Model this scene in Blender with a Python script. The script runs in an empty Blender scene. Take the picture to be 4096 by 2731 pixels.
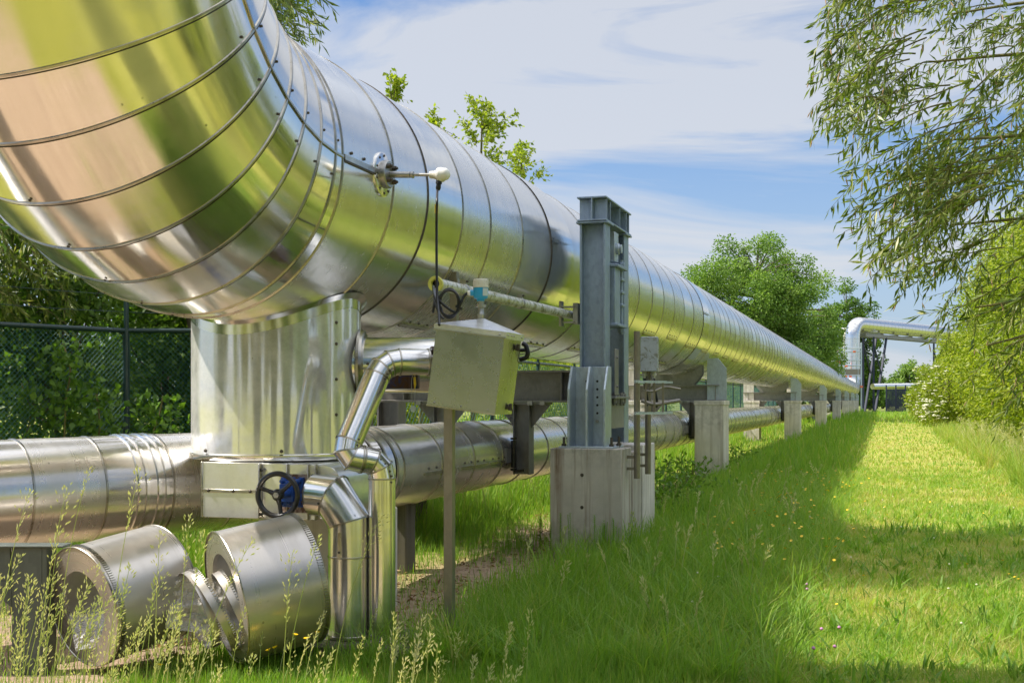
import bpy, math, random
import numpy as np
from mathutils import Vector, Matrix

# ------------------------------------------------------------------ camera, sky, sun, exposure
SC = bpy.context.scene
COL = SC.collection
random.seed(7)
RNG = np.random.default_rng(7)

F, VX, CY, CX = 4900.0, 3537.0, 1601.3, 2048.0          # photograph: focal length in px, vanishing point, horizon, centre
TH = math.atan((VX - CX) / F)
CT, ST = math.cos(TH), math.sin(TH)
EYE = 1.6
cam_d = bpy.data.cameras.new('camera')
cam = bpy.data.objects.new('camera', cam_d)
COL.objects.link(cam)
cam_d.sensor_width = 36.0
cam_d.lens = 36.0 * F / 4096.0
cam_d.shift_y = (CY - 2731 / 2) / 4096.0
cam_d.clip_start = 0.1
cam_d.clip_end = 4000
cam.location = (0, 0, EYE)
cam.rotation_euler = (math.pi / 2, 0, TH)
SC.camera = cam

SUN_EL, SUN_OFF = math.radians(51.3), math.radians(15.0)
SUN_DIR = Vector((-math.cos(SUN_EL) * math.cos(SUN_OFF), -math.cos(SUN_EL) * math.sin(SUN_OFF), math.sin(SUN_EL)))

world = bpy.data.worlds.new('World')
SC.world = world
world.use_nodes = True
wn, wl = world.node_tree.nodes, world.node_tree.links
wn.clear()
w_out = wn.new('ShaderNodeOutputWorld')
w_bg = wn.new('ShaderNodeBackground')
w_sky = wn.new('ShaderNodeTexSky')
w_sky.sky_type = 'NISHITA'
w_sky.sun_disc = False
w_sky.sun_elevation = SUN_EL
w_sky.sun_rotation = math.atan2(SUN_DIR.x, SUN_DIR.y)
w_sky.air_density = 1.0
w_sky.dust_density = 0.3
w_sky.ozone_density = 2.5
w_bg.inputs['Strength'].default_value = 0.105
w_tc = wn.new('ShaderNodeTexCoord')
w_map = wn.new('ShaderNodeMapping')
w_map.inputs['Rotation'].default_value = (0.10, 0.16, 0.3)
w_map.inputs['Scale'].default_value = (1.3, 1.3, 8.0)
w_map.inputs['Location'].default_value = (1.3, 0.7, 0.1)
w_n1 = wn.new('ShaderNodeTexNoise')
w_n1.inputs['Scale'].default_value = 1.5
w_n1.inputs['Detail'].default_value = 9
w_n1.inputs['Roughness'].default_value = 0.56
w_n1.inputs['Distortion'].default_value = 0.7
w_r1 = wn.new('ShaderNodeValToRGB')
w_r1.color_ramp.elements[0].position = 0.48
w_r1.color_ramp.elements[1].position = 0.6
w_mix = wn.new('ShaderNodeMix')
w_mix.data_type = 'RGBA'
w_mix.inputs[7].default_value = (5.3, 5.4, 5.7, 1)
w_mul = wn.new('ShaderNodeMath')
w_mul.operation = 'MULTIPLY_ADD'
w_mul.inputs[1].default_value = 0.80
w_mul.inputs[2].default_value = 0.03
# extra bright cloud added overhead, out of view, to raise the fill light
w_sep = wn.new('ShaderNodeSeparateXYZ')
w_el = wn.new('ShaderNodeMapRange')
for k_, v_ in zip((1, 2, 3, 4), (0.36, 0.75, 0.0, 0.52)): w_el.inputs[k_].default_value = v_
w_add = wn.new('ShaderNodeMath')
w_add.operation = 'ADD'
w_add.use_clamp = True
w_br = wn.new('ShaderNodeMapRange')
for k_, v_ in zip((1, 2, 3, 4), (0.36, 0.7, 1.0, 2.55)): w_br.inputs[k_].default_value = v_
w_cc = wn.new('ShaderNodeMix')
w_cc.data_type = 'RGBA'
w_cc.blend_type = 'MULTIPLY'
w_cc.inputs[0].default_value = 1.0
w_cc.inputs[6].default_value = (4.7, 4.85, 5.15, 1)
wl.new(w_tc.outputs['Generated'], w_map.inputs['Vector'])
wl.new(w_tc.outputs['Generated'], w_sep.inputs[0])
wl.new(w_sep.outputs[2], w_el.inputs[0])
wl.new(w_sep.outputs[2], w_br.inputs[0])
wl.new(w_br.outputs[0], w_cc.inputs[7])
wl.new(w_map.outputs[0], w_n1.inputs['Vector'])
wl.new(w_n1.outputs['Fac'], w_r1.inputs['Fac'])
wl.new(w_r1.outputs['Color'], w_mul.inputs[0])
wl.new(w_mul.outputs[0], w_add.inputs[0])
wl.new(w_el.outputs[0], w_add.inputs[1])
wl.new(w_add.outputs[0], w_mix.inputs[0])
# thin milky veil towards the horizon
w_veil = wn.new('ShaderNodeMapRange')
for k_, v_ in zip((1, 2, 3, 4), (0.0, 0.24, 0.85, 0.0)): w_veil.inputs[k_].default_value = v_
w_vm = wn.new('ShaderNodeMix')
w_vm.data_type = 'RGBA'
w_vm.inputs[7].default_value = (3.0, 3.5, 4.4, 1)
wl.new(w_sep.outputs[2], w_veil.inputs[0])
wl.new(w_veil.outputs[0], w_vm.inputs[0])
w_tint = wn.new('ShaderNodeMix')
w_tint.data_type = 'RGBA'
w_tint.blend_type = 'MULTIPLY'
w_tint.inputs[0].default_value = 1.0
w_tint.inputs[7].default_value = (0.66, 0.81, 0.98, 1)
wl.new(w_sky.outputs['Color'], w_tint.inputs[6])
wl.new(w_tint.outputs[2], w_vm.inputs[6])
wl.new(w_vm.outputs[2], w_mix.inputs[6])
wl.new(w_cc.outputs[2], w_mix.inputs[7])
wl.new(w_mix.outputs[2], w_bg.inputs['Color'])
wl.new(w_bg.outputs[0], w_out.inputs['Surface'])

sun_d = bpy.data.lights.new('sun', 'SUN')
sun_d.energy = 4.6
sun_d.angle = math.radians(0.55)
sun_d.color = (1.0, 0.93, 0.82)
sun = bpy.data.objects.new('sun', sun_d)
COL.objects.link(sun)
sun.rotation_euler = (-SUN_DIR).to_track_quat('-Z', 'Y').to_euler()

SC.view_settings.view_transform = 'Standard'
SC.view_settings.look = 'None'
SC.view_settings.gamma = 1.0
SC.view_settings.exposure = 0.55
SC.render.engine = 'CYCLES'
SC.cycles.use_denoising = True
SC.cycles.max_bounces = 8
SC.cycles.transparent_max_bounces = 8

# ------------------------------------------------------------------ helpers
V = Vector
XA, YA, ZA = V((1, 0, 0)), V((0, 1, 0)), V((0, 0, 1))


def at(px, py, l=None, s=None, z=None, Z=None):
    """world point seen at photo pixel (px, py), fixed by one world coordinate or by its depth"""
    r, q = (px - CX) / F, (CY - py) / F
    d = V((r * CT - ST, r * ST + CT, q))
    t = l / d.x if l is not None else s / d.y if s is not None else (z - EYE) / d.z if z is not None else Z
    return V((0, 0, EYE)) + d * t


def proj(p):
    x, zc = p.x * CT + p.y * ST, -p.x * ST + p.y * CT
    return CX + F * x / zc, CY - F * (p.z - EYE) / zc


def tag(o, label=None, cat=None, group=None, kind=None):
    if label: o['label'] = label
    if cat: o['category'] = cat
    if group: o['group'] = group
    if kind: o['kind'] = kind
    return o


def thing(name, label, cat, loc=(0, 0, 0), group=None):
    o = bpy.data.objects.new(name, None)
    o.empty_display_size = 0.2
    COL.objects.link(o)
    o.location = loc
    return tag(o, label, cat, group)


def frame(d):
    d = V(d).normalized()
    a = ZA if abs(d.z) < 0.9 else XA
    e1 = d.cross(a).normalized()
    e2 = d.cross(e1).normalized()
    return d, e1, e2


class MB:
    def __init__(self):
        self.v, self.f, self.uv, self.mi, self.sm, self.tone = [], [], [], [], [], []

    def add(self, vs, fs, uvs=None, m=0, smooth=False, tone=0.5):
        b = len(self.v)
        self.v.extend([tuple(x) for x in vs])
        self.tone.extend([tone] * len(vs))
        for k, f in enumerate(fs):
            self.f.append(tuple(b + i for i in f))
            self.uv.append(uvs[k] if uvs else [(vs[i][0] + vs[i][1] * .7, vs[i][2] + vs[i][1] * .3) for i in f])
            self.mi.append(m)
            self.sm.append(smooth)
        return self

    def box(self, c, size, R=None, m=0):
        c = V(c)
        hx, hy, hz = size[0] / 2, size[1] / 2, size[2] / 2
        P = [V((x, y, z)) for x in (-hx, hx) for y in (-hy, hy) for z in (-hz, hz)]
        if R is not None: P = [R @ p for p in P]
        P = [c + p for p in P]
        return self.add(P, [(0, 1, 3, 2), (4, 6, 7, 5), (0, 4, 5, 1), (2, 3, 7, 6), (0, 2, 6, 4), (1, 5, 7, 3)], m=m)

    def bx(self, x0, x1, y0, y1, z0, z1, m=0):
        return self.box(((x0 + x1) / 2, (y0 + y1) / 2, (z0 + z1) / 2), (x1 - x0, y1 - y0, z1 - z0), m=m)

    def bar(self, a, b, w, h, m=0, up=None):
        a, b = V(a), V(b)
        d = (b - a)
        L = d.length
        d.normalize()
        u = V(up) if up is not None else (ZA if abs(d.z) < .95 else YA)
        e1 = d.cross(u).normalized()
        e2 = e1.cross(d).normalized()
        R = Matrix((e1, d, e2)).transposed()
        return self.box((a + b) / 2, (w, L, h), R, m)

    def prism(self, poly, o, eu, ev, ew, m=0):
        o, eu, ev, ew = V(o), V(eu), V(ev), V(ew)
        n = len(poly)
        P = [o + eu * a + ev * b for a, b in poly]
        P2 = [p + ew for p in P]
        flip = eu.cross(ev).dot(ew) < 0
        fs = [tuple(range(n))[::-1], tuple(range(n, 2 * n))] + [(i, (i + 1) % n, n + (i + 1) % n, n + i) for i in range(n)]
        if flip: fs = [f[::-1] for f in fs]
        return self.add(P + P2, fs, m=m)

    def strips(self, rings, m=0, closed=True, smooth=True, tone=0.5, vscale=1.0, cap=(False, False), flip=False):
        """rings: list of (list of points, u)"""
        n = len(rings[0][0])
        vs, fs, uv = [], [], []
        for pts, u in rings: vs += pts
        for k in range(len(rings) - 1):
            u0, u1 = rings[k][1], rings[k + 1][1]
            for i in range(n if closed else n - 1):
                j = (i + 1) % n
                f = (k * n + i, k * n + j, (k + 1) * n + j, (k + 1) * n + i)
                t = [(u0, i * vscale), (u0, (i + 1) * vscale), (u1, (i + 1) * vscale), (u1, i * vscale)]
                if flip: f, t = f[::-1], t[::-1]
                fs.append(f)
                uv.append(t)
        self.add(vs, fs, uv, m, smooth, tone)
        for e, k in ((0, 0), (1, len(rings) - 1)):
            if cap[e]:
                pts = rings[k][0]
                f = tuple(range(n))
                if (e == 0) != flip: f = f[::-1]
                self.add(pts, [f], m=m, tone=tone)
        return self

    def tube(self, path, r, seg=12, m=0, caps=True, smooth=True, tone=0.5):
        path = [V(p) for p in path]
        n = len(path)
        rs = r if isinstance(r, (list, tuple)) else [r] * n
        tang = []
        for i in range(n):
            a = path[max(i - 1, 0)]
            b = path[min(i + 1, n - 1)]
            d = (b - a)
            tang.append(d.normalized() if d.length > 1e-9 else ZA)
        d, e1, e2 = frame(tang[0])
        rings, u = [], 0.0
        vs = 2 * math.pi * max(rs) / seg
        for i in range(n):
            if i:
                q = tang[i - 1].rotation_difference(tang[i])
                e1 = q @ e1
                u += (path[i] - path[i - 1]).length
            e1 = (e1 - tang[i] * e1.dot(tang[i])).normalized()
            e2 = tang[i].cross(e1)
            rings.append(([path[i] + (e1 * math.cos(t) + e2 * math.sin(t)) * rs[i] for t in [2 * math.pi * k / seg for k in range(seg)]], u))
        return self.strips(rings, m, True, smooth, tone, vs, (caps, caps))

    def lathe(self, prof, o, axis, seg=24, m=0, caps=(True, True), smooth=True, tone=0.5, e=None):
        o = V(o)
        d, e1, e2 = frame(axis)
        if e is not None:
            e1 = V(e).normalized()
            e2 = d.cross(e1)
        else:
            e2 = d.cross(e1)
        rm = max(p[0] for p in prof)
        rings, u = [], 0
        for k, (r, h) in enumerate(prof):
            if k: u += math.hypot(r - prof[k - 1][0], h - prof[k - 1][1])
            rings.append(([o + d * h + (e1 * math.cos(t) + e2 * math.sin(t)) * max(r, 1e-4) for t in [2 * math.pi * i / seg for i in range(seg)]], u))
        return self.strips(rings, m, True, smooth, tone, 2 * math.pi * rm / seg, caps)

    def torus(self, c, axis, R, r, seg=48, sec=8, m=0, tone=0.5, a0=0, a1=2 * math.pi):
        d, e1, e2 = frame(axis)
        c = V(c)
        full = abs(a1 - a0 - 2 * math.pi) < 1e-6
        n = seg if full else seg + 1
        rings = []
        for i in range(n):
            t = a0 + (a1 - a0) * i / seg
            rad = e1 * math.cos(t) + e2 * math.sin(t)
            rings.append(([c + rad * (R + r * math.cos(q)) + d * r * math.sin(q) for q in [2 * math.pi * k / sec for k in range(sec)]], R * t))
        if full: rings.append((rings[0][0], R * 2 * math.pi))
        return self.strips(rings, m, True, True, tone, 2 * math.pi * r / sec, flip=False)

    def dome(self, p, n, r, m=0):
        return self.lathe([(r, -r * .2), (r, r * .25), (r * .8, r * .62), (r * .35, r * .85)], p, n, 8, m)

    def hexbolt(self, p, n, r, h, m=0):
        return self.lathe([(r, -.002), (r, h), (r * .55, h), (r * .55, h * 1.5)], p, n, 6, m, smooth=False)

    def build(self, name, mats, parent=None, bevel=0.0, angle=40, subs=1):
        me = bpy.data.meshes.new(name)
        me.from_pydata(self.v, [], self.f)
        for mt in (mats if isinstance(mats, (list, tuple)) else [mats]): me.materials.append(mt)
        me.polygons.foreach_set('material_index', self.mi)
        me.polygons.foreach_set('use_smooth', self.sm)
        uvl = me.uv_layers.new(name='UVMap')
        uvl.data.foreach_set('uv', [c for f in self.uv for t in f for c in t])
        at_ = me.attributes.new('tone', 'FLOAT', 'POINT')
        at_.data.foreach_set('value', self.tone)
        me.update()
        if any(self.sm): me.set_sharp_from_angle(angle=math.radians(angle))
        o = bpy.data.objects.new(name, me)
        COL.objects.link(o)
        if bevel:
            b = o.modifiers.new('bevel', 'BEVEL')
            b.width = bevel
            b.segments = subs
            b.limit_method = 'ANGLE'
            b.angle_limit = math.radians(50)
        if parent is not None:
            o.parent = parent
            o.matrix_parent_inverse = Matrix.Translation(-V(parent.location))
        return o


def catmull(P, n=8):
    P = [V(p) for p in P]
    Q = [P[0] * 2 - P[1]] + P + [P[-1] * 2 - P[-2]]
    out = []
    for i in range(1, len(Q) - 2):
        a, b, c, d = Q[i - 1], Q[i], Q[i + 1], Q[i + 2]
        for k in range(n):
            t = k / n
            out.append(0.5 * ((2 * b) + (c - a) * t + (2 * a - 5 * b + 4 * c - d) * t * t + (3 * b - a - 3 * c + d) * t ** 3))
    out.append(P[-1])
    return out


def rounded(P, rad, n=8):
    """polyline with circular corners"""
    P = [V(p) for p in P]
    out = [P[0]]
    for i in range(1, len(P) - 1):
        a, b, c = P[i - 1], P[i], P[i + 1]
        d1, d2 = (a - b).normalized(), (c - b).normalized()
        ang = d1.angle(d2)
        t = min(rad / math.tan(ang / 2), .48 * (a - b).length, .48 * (c - b).length)
        p1, p2 = b + d1 * t, b + d2 * t
        for k in range(n + 1):
            u = k / n
            out.append((1 - u) ** 2 * p1 + 2 * u * (1 - u) * b + u * u * p2)
    out.append(P[-1])
    return out


# ------------------------------------------------------------------ materials
class NT:
    def __init__(self, name):
        self.m = bpy.data.materials.new(name)
        self.m.use_nodes = True
        self.t = self.m.node_tree
        self.t.nodes.clear()
        self.out = self.n('OutputMaterial')

    def n(self, kind, **kw):
        nd = self.t.nodes.new('ShaderNode' + kind)
        for k, v in kw.items():
            if hasattr(nd, k): setattr(nd, k, v)
        return nd

    def set(self, nd, **kw):
        for k, v in kw.items(): nd.inputs[k.replace('_', ' ')].default_value = v
        return nd

    def l(self, a, b): self.t.links.new(a, b)

    def noise(self, vec, scale, detail=4, rough=.55, dist=0):
        nd = self.n('TexNoise')
        nd.inputs['Scale'].default_value = scale
        nd.inputs['Detail'].default_value = detail
        nd.inputs['Roughness'].default_value = rough
        nd.inputs['Distortion'].default_value = dist
        if vec is not None: self.l(vec, nd.inputs['Vector'])
        return nd.outputs['Fac']

    def mapping(self, vec, scale=(1, 1, 1), rot=(0, 0, 0), loc=(0, 0, 0)):
        nd = self.n('Mapping')
        nd.inputs['Scale'].default_value = scale
        nd.inputs['Rotation'].default_value = rot
        nd.inputs['Location'].default_value = loc
        self.l(vec, nd.inputs['Vector'])
        return nd.outputs[0]

    def ramp(self, fac, stops):
        nd = self.n('ValToRGB')
        cr = nd.color_ramp
        while len(cr.elements) < len(stops): cr.elements.new(0.5)
        for e, (p, c) in zip(cr.elements, stops):
            e.position = p
            e.color = c if len(c) == 4 else (*c, 1)
        self.l(fac, nd.inputs[0])
        return nd.outputs[0]

    def mapr(self, val, a, b, c, d):
        nd = self.n('MapRange')
        for k, x in zip((1, 2, 3, 4), (a, b, c, d)): nd.inputs[k].default_value = x
        self.l(val, nd.inputs[0])
        return nd.outputs[0]

    def math(self, op, a, b=None):
        nd = self.n('Math', operation=op)
        for i, x in enumerate((a, b)):
            if x is None: continue
            if isinstance(x, (int, float)): nd.inputs[i].default_value = x
            else: self.l(x, nd.inputs[i])
        return nd.outputs[0]

    def mix(self, fac, a, b, blend='MIX'):
        nd = self.n('Mix', data_type='RGBA', blend_type=blend)
        for i, x in ((0, fac), (6, a), (7, b)):
            if isinstance(x, (int, float)): nd.inputs[i].default_value = x
            elif isinstance(x, tuple): nd.inputs[i].default_value = x if len(x) == 4 else (*x, 1)
            else: self.l(x, nd.inputs[i])
        return nd.outputs[2]

    def bump(self, h, strength, dist, normal=None):
        nd = self.n('Bump')
        nd.inputs['Strength'].default_value = strength
        nd.inputs['Distance'].default_value = dist
        self.l(h, nd.inputs['Height'])
        if normal is not None: self.l(normal, nd.inputs['Normal'])
        return nd.outputs[0]

    def principled(self, **kw):
        p = self.n('BsdfPrincipled')
        for k, v in kw.items():
            k = k.replace('_', ' ')
            if isinstance(v, (int, float)): p.inputs[k].default_value = v
            elif isinstance(v, tuple): p.inputs[k].default_value = v if len(v) == 4 else (*v, 1)
            else: self.l(v, p.inputs[k])
        self.l(p.outputs[0], self.out.inputs['Surface'])
        return p


def mat_clad(name, base=(.80, .78, .74), rough=.2, aniso=.6, wave=.004, brush=1.0, dirt=.25, haze=.07):
    """rolled sheet metal cladding: grain runs round the pipe (v), slight oil canning"""
    t = NT(name)
    uv = t.n('UVMap', uv_map='UVMap').outputs[0]
    tone = t.n('Attribute', attribute_name='tone').outputs['Fac']
    obj = t.n('TexCoord').outputs['Object']
    grain = t.noise(t.mapping(uv, (90, 1.2, 1)), 1.0, 5, .65)
    grain2 = t.noise(t.mapping(uv, (14, .5, 1)), 1.0, 3, .6)
    low = t.noise(obj, .9, 2, .5)
    spots = t.noise(t.mapping(obj, (1, 1, 1)), 5.5, 6, .7)
    stain = t.noise(t.mapping(uv, (3.0, .35, 1)), 2.0, 5, .65)
    r = t.math('ADD', t.mapr(grain2, .3, .7, rough * .82, rough * 1.18), t.mapr(tone, 0, 1, .10, -.10))
    r = t.math('ADD', r, t.mapr(spots, .5, .8, 0, .10))
    col = t.mix(t.mapr(stain, .52, .75, 0, dirt), (*base, 1), (base[0] * .62, base[1] * .58, base[2] * .52, 1))
    col = t.mix(t.mapr(tone, 0, 1, .16, 0.0), col, (.55, .54, .53, 1))
    vor = t.n('TexVoronoi')
    vor.inputs['Scale'].default_value = 9
    vor.inputs['Randomness'].default_value = 1
    t.l(obj, vor.inputs['Vector'])
    speck = t.math('MULTIPLY', t.mapr(vor.outputs['Distance'], .05, .09, 1, 0), t.mapr(spots, .53, .6, 0, .7))
    col = t.mix(speck, col, (.10, .09, .07))
    drip = t.noise(t.mapping(uv, (26, .8, 1)), 1.0, 4, .7)
    col = t.mix(t.math('MULTIPLY', t.mapr(drip, .60, .74, 0, dirt * 1.6), t.mapr(low, .4, .65, 0, 1)), col, (base[0] * .45, base[1] * .41, base[2] * .35, 1))
    h = t.math('ADD', t.math('MULTIPLY', grain, .03 * brush), t.math('MULTIPLY', low, .9))
    n = t.bump(h, .3, wave * 6) if wave > .0016 or wave < .0014 else t.bump(low, .15, .003)
    p = t.principled(Base_Color=col, Metallic=1.0, Roughness=r, Anisotropic=aniso, Normal=n)
    if aniso > 0:
        tg = t.n('Tangent', direction_type='UV_MAP', uv_map='UVMap')
        t.l(tg.outputs[0], p.inputs['Tangent'])
    # oxide haze: a second, much rougher lobe under the polished one
    p2 = t.n('BsdfPrincipled')
    t.l(col, p2.inputs['Base Color'])
    p2.inputs['Metallic'].default_value = .35
    p2.inputs['Roughness'].default_value = .58
    t.l(n, p2.inputs['Normal'])
    ms = t.n('MixShader')
    t.l(t.mapr(spots, .25, .8, haze * .7, haze * 1.4), ms.inputs[0])
    t.l(p.outputs[0], ms.inputs[1])
    t.l(p2.outputs[0], ms.inputs[2])
    t.l(ms.outputs[0], t.out.inputs['Surface'])
    return t.m


def mat_galv(name, base=(.33, .38, .43), rough=.48, metal=.55, spangle=9.0, dirt=.3, dark=(.12, .12, .11)):
    t = NT(name)
    obj = t.n('TexCoord').outputs['Object']
    vor = t.n('TexVoronoi')
    vor.inputs['Scale'].default_value = spangle * 4
    t.l(t.mapping(obj, (1, 1, .45)), vor.inputs['Vector'])
    big = t.noise(obj, 2.3, 5, .6)
    mott = t.noise(obj, 14, 6, .7)
    c = t.mix(t.mapr(vor.outputs['Color'], 0, 1, 0, .55), (base[0] * .8, base[1] * .8, base[2] * .82), (base[0] * 1.25, base[1] * 1.25, base[2] * 1.22))
    c = t.mix(t.mapr(mott, .35, .7, 0, .45), c, (base[0] * 1.35, base[1] * 1.33, base[2] * 1.3))
    c = t.mix(t.mapr(big, .52, .72, 0, dirt), c, dark)
    r = t.mapr(mott, .3, .7, rough - .08, rough + .12)
    t.principled(Base_Color=c, Metallic=metal, Roughness=r, Normal=t.bump(mott, .15, .01))
    return t.m


def mat_paint(name, base, rough=.45, metal=0.0, var=.15, coat=0.0, bumps=.1, rust=None, rust_amt=0.0):
    t = NT(name)
    obj = t.n('TexCoord').outputs['Object']
    n1 = t.noise(obj, 6, 6, .65)
    n2 = t.noise(obj, 45, 4, .6)
    c = t.mix(t.mapr(n1, .3, .7, 0, 1), tuple(x * (1 - var) for x in base), tuple(min(1, x * (1 + var)) for x in base))
    if rust:
        n3 = t.noise(obj, 16, 8, .75, .6)
        c = t.mix(t.mapr(n3, .56 - rust_amt * .2, .62 - rust_amt * .1, 0, 1), c, t.mix(n2, tuple(x * .55 for x in rust), rust))
    t.principled(Base_Color=c, Metallic=metal, Roughness=t.mapr(n1, .2, .8, max(.05, rough - .1), rough + .1), Coat_Weight=coat, Normal=t.bump(n2, bumps, .004))
    return t.m


def mat_concrete(name, base=(.52, .48, .42), stain=(.20, .125, .075), green=.35, streak=1.0):
    t = NT(name)
    geo = t.n('NewGeometry')
    obj = t.n('TexCoord').outputs['Object']
    pos = geo.outputs['Position']
    sep = t.n('SeparateXYZ')
    t.l(obj, sep.inputs[0])
    n1 = t.noise(obj, 3.0, 7, .65)
    n2 = t.noise(obj, 60, 5, .7)
    st = t.noise(t.mapping(obj, (11, 11, .45)), 1.0, 5, .65)
    c = t.mix(t.mapr(n1, .3, .72, 0, 1), tuple(x * .85 for x in base), tuple(x * 1.15 for x in base))
    c = t.mix(t.math('MULTIPLY', t.mapr(st, .48, .66, 0, .95 * streak), t.mapr(n1, .3, .6, .3, 1)), c, stain)
    up = t.n('SeparateXYZ')
    t.l(geo.outputs['Normal'], up.inputs[0])
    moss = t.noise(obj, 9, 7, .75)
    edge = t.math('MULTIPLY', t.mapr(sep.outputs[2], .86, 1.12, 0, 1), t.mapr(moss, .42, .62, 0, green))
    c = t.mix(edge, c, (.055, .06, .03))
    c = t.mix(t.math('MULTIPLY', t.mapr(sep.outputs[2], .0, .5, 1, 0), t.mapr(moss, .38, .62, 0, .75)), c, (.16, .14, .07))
    c = t.mix(t.mapr(n2, .62, .74, 0, .35), c, (.1, .09, .08))
    pit = t.n('TexVoronoi')
    pit.inputs['Scale'].default_value = 38
    t.l(obj, pit.inputs['Vector'])
    holes = t.mapr(pit.outputs['Distance'], .03, .12, 0, 1)
    t.principled(Base_Color=c, Roughness=.9, Normal=t.bump(t.math('ADD', n2, t.math('MULTIPLY', holes, .5)), .35, .006))
    return t.m


def mat_leaf(name, stops, trans=.4, gloss=.35, rough=.45):
    t = NT(name)
    tone = t.n('Attribute', attribute_name='tone').outputs['Fac']
    c = t.ramp(tone, stops)
    p = t.n('BsdfPrincipled')
    t.l(c, p.inputs['Base Color'])
    p.inputs['Roughness'].default_value = rough
    p.inputs['Specular IOR Level'].default_value = gloss
    tr = t.n('BsdfTranslucent')
    cc = t.mix(1.0, c, (1.35, 1.5, .55, 1), 'MULTIPLY')
    t.l(cc, tr.inputs['Color'])
    ms = t.n('MixShader')
    ms.inputs[0].default_value = trans
    t.l(p.outputs[0], ms.inputs[1])
    t.l(tr.outputs[0], ms.inputs[2])
    t.l(ms.outputs[0], t.out.inputs['Surface'])
    return t.m


def mat_bark(name, a=(.10, .075, .05), b=(.2, .17, .13)):
    t = NT(name)
    obj = t.n('TexCoord').outputs['Object']
    n = t.noise(t.mapping(obj, (9, 9, 1.6)), 1.5, 7, .7)
    t.principled(Base_Color=t.mix(t.mapr(n, .3, .7, 0, 1), a, b), Roughness=.9, Normal=t.bump(n, .8, .03))
    return t.m


M = {}
M['clad'] = mat_clad('cladding_sheet', base=(.86, .84, .79), rough=.21)
M['elbow'] = mat_clad('elbow_sheet', base=(.86, .83, .77), haze=.06, rough=.15, aniso=.6, wave=.003, dirt=.12)
M['mirror'] = mat_clad('mirror_sheet', base=(.86, .85, .82), haze=.48, rough=.13, aniso=.3, wave=.0012, brush=.3, dirt=.12)
M['tin'] = mat_clad('small_cladding', base=(.83, .81, .77), rough=.18, aniso=.45, wave=.0025, dirt=.3)
M['lower'] = mat_clad('weathered_cladding', base=(.80, .76, .72), haze=.2, rough=.2, aniso=.5, wave=.0012, dirt=.35)
M['shell'] = mat_clad('scrap_cladding', base=(.56, .52, .47), haze=.3, rough=.30, aniso=.3, wave=.007, dirt=.45)
M['panel'] = mat_clad('flat_panel', base=(.84, .83, .80), haze=.42, rough=.2, aniso=.2, wave=.0015, brush=.6, dirt=.2)
M['cabinet'] = mat_paint('cabinet_steel', (.44, .45, .43), .28, 1.0, .05, bumps=.01)
M['seam'] = mat_paint('seam_strip', (.48, .45, .39), .3, 1.0, .35, bumps=.1)
M['seamdark'] = mat_paint('dark_seam', (.10, .09, .075), .45, .9, .4)
M['galv'] = mat_galv('galvanised_blue_grey', base=(.31, .38, .47))
M['galvlight'] = mat_galv('galvanised_light', base=(.50, .57, .63), rough=.42, dirt=.22)
M['girder'] = mat_galv('weathered_girder', base=(.29, .28, .27), rough=.55, metal=.45, dirt=.5, dark=(.06, .055, .05))
M['bracket'] = mat_galv('dark_bracket_steel', base=(.12, .14, .125), rough=.55, metal=.3, dirt=.45, dark=(.04, .05, .035))
M['strut'] = mat_galv('strut_steel', base=(.29, .26, .22), rough=.4, metal=.75, dirt=.35, dark=(.2, .16, .12))
M['bolt'] = mat_paint('bolt_steel', (.42, .41, .39), .4, .9, .2)
M['boltdark'] = mat_paint('dark_bolt', (.10, .085, .07), .55, .6, .3)
M['concrete'] = mat_concrete('stained_concrete')
M['concretepale'] = mat_concrete('pale_concrete', base=(.72, .67, .61), stain=(.3, .24, .17), green=.25, streak=.6)
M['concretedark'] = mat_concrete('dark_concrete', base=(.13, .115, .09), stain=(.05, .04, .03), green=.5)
M['rubber'] = mat_paint('black_rubber', (.012, .012, .014), .38, 0, .3)
M['blackpaint'] = mat_paint('black_paint', (.014, .014, .016), .32, 0, .3, coat=.2, rust=(.08, .06, .045), rust_amt=.1)
M['bluepaint'] = mat_paint('blue_paint', (.02, .09, .38), .4, 0, .25, rust=(.10, .06, .04), rust_amt=.15)
M['rustblue'] = mat_paint('rusted_blue_paint', (.018, .03, .13), .6, .1, .3, rust=(.09, .035, .018), rust_amt=.9, bumps=.5)
M['skyblue'] = mat_paint('sky_blue_paint', (.02, .32, .62), .38, 0, .08)
M['ivory'] = mat_paint('ivory_plastic', (.66, .64, .56), .4, 0, .1)
M['white'] = mat_paint('white_plastic', (.78, .77, .74), .35, 0, .06)
M['label'] = mat_paint('pale_label', (.5, .58, .58), .5, 0, .05)
M['yellow'] = mat_paint('yellow_plastic', (.75, .55, .03), .45, 0, .15)
M['yellowedge'] = mat_paint('yellow_sleeve', (.62, .60, .12), .4, 0, .2)
M['conduit'] = mat_paint('algae_pvc', (.60, .60, .54), .28, 0, .12, rust=(.26, .26, .05), rust_amt=.35)
M['boxgrey'] = mat_paint('grey_enclosure', (.40, .43, .46), .5, .25, .15, rust=(.28, .28, .20), rust_amt=.15)
M['greencoat'] = mat_paint('dark_green_coating', (.008, .030, .030), .35, 0, .2)
M['greenwire'] = mat_paint('green_wire', (.03, .12, .11), .4, 0, .2)
M['red'] = mat_paint('red_paint', (.65, .05, .04), .45, 0, .15)
M['orange'] = mat_paint('orange_paint', (.80, .16, .04), .45, 0, .1)
M['navy'] = mat_paint('navy_paint', (.02, .026, .06), .5, 0, .2)
M['bark'] = mat_bark('bark')
M['twig'] = mat_bark('twig_bark', (.10, .10, .03), (.20, .18, .06))
M['film'] = mat_paint('plastic_film', (.62, .60, .58), .22, 0, .1)

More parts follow.
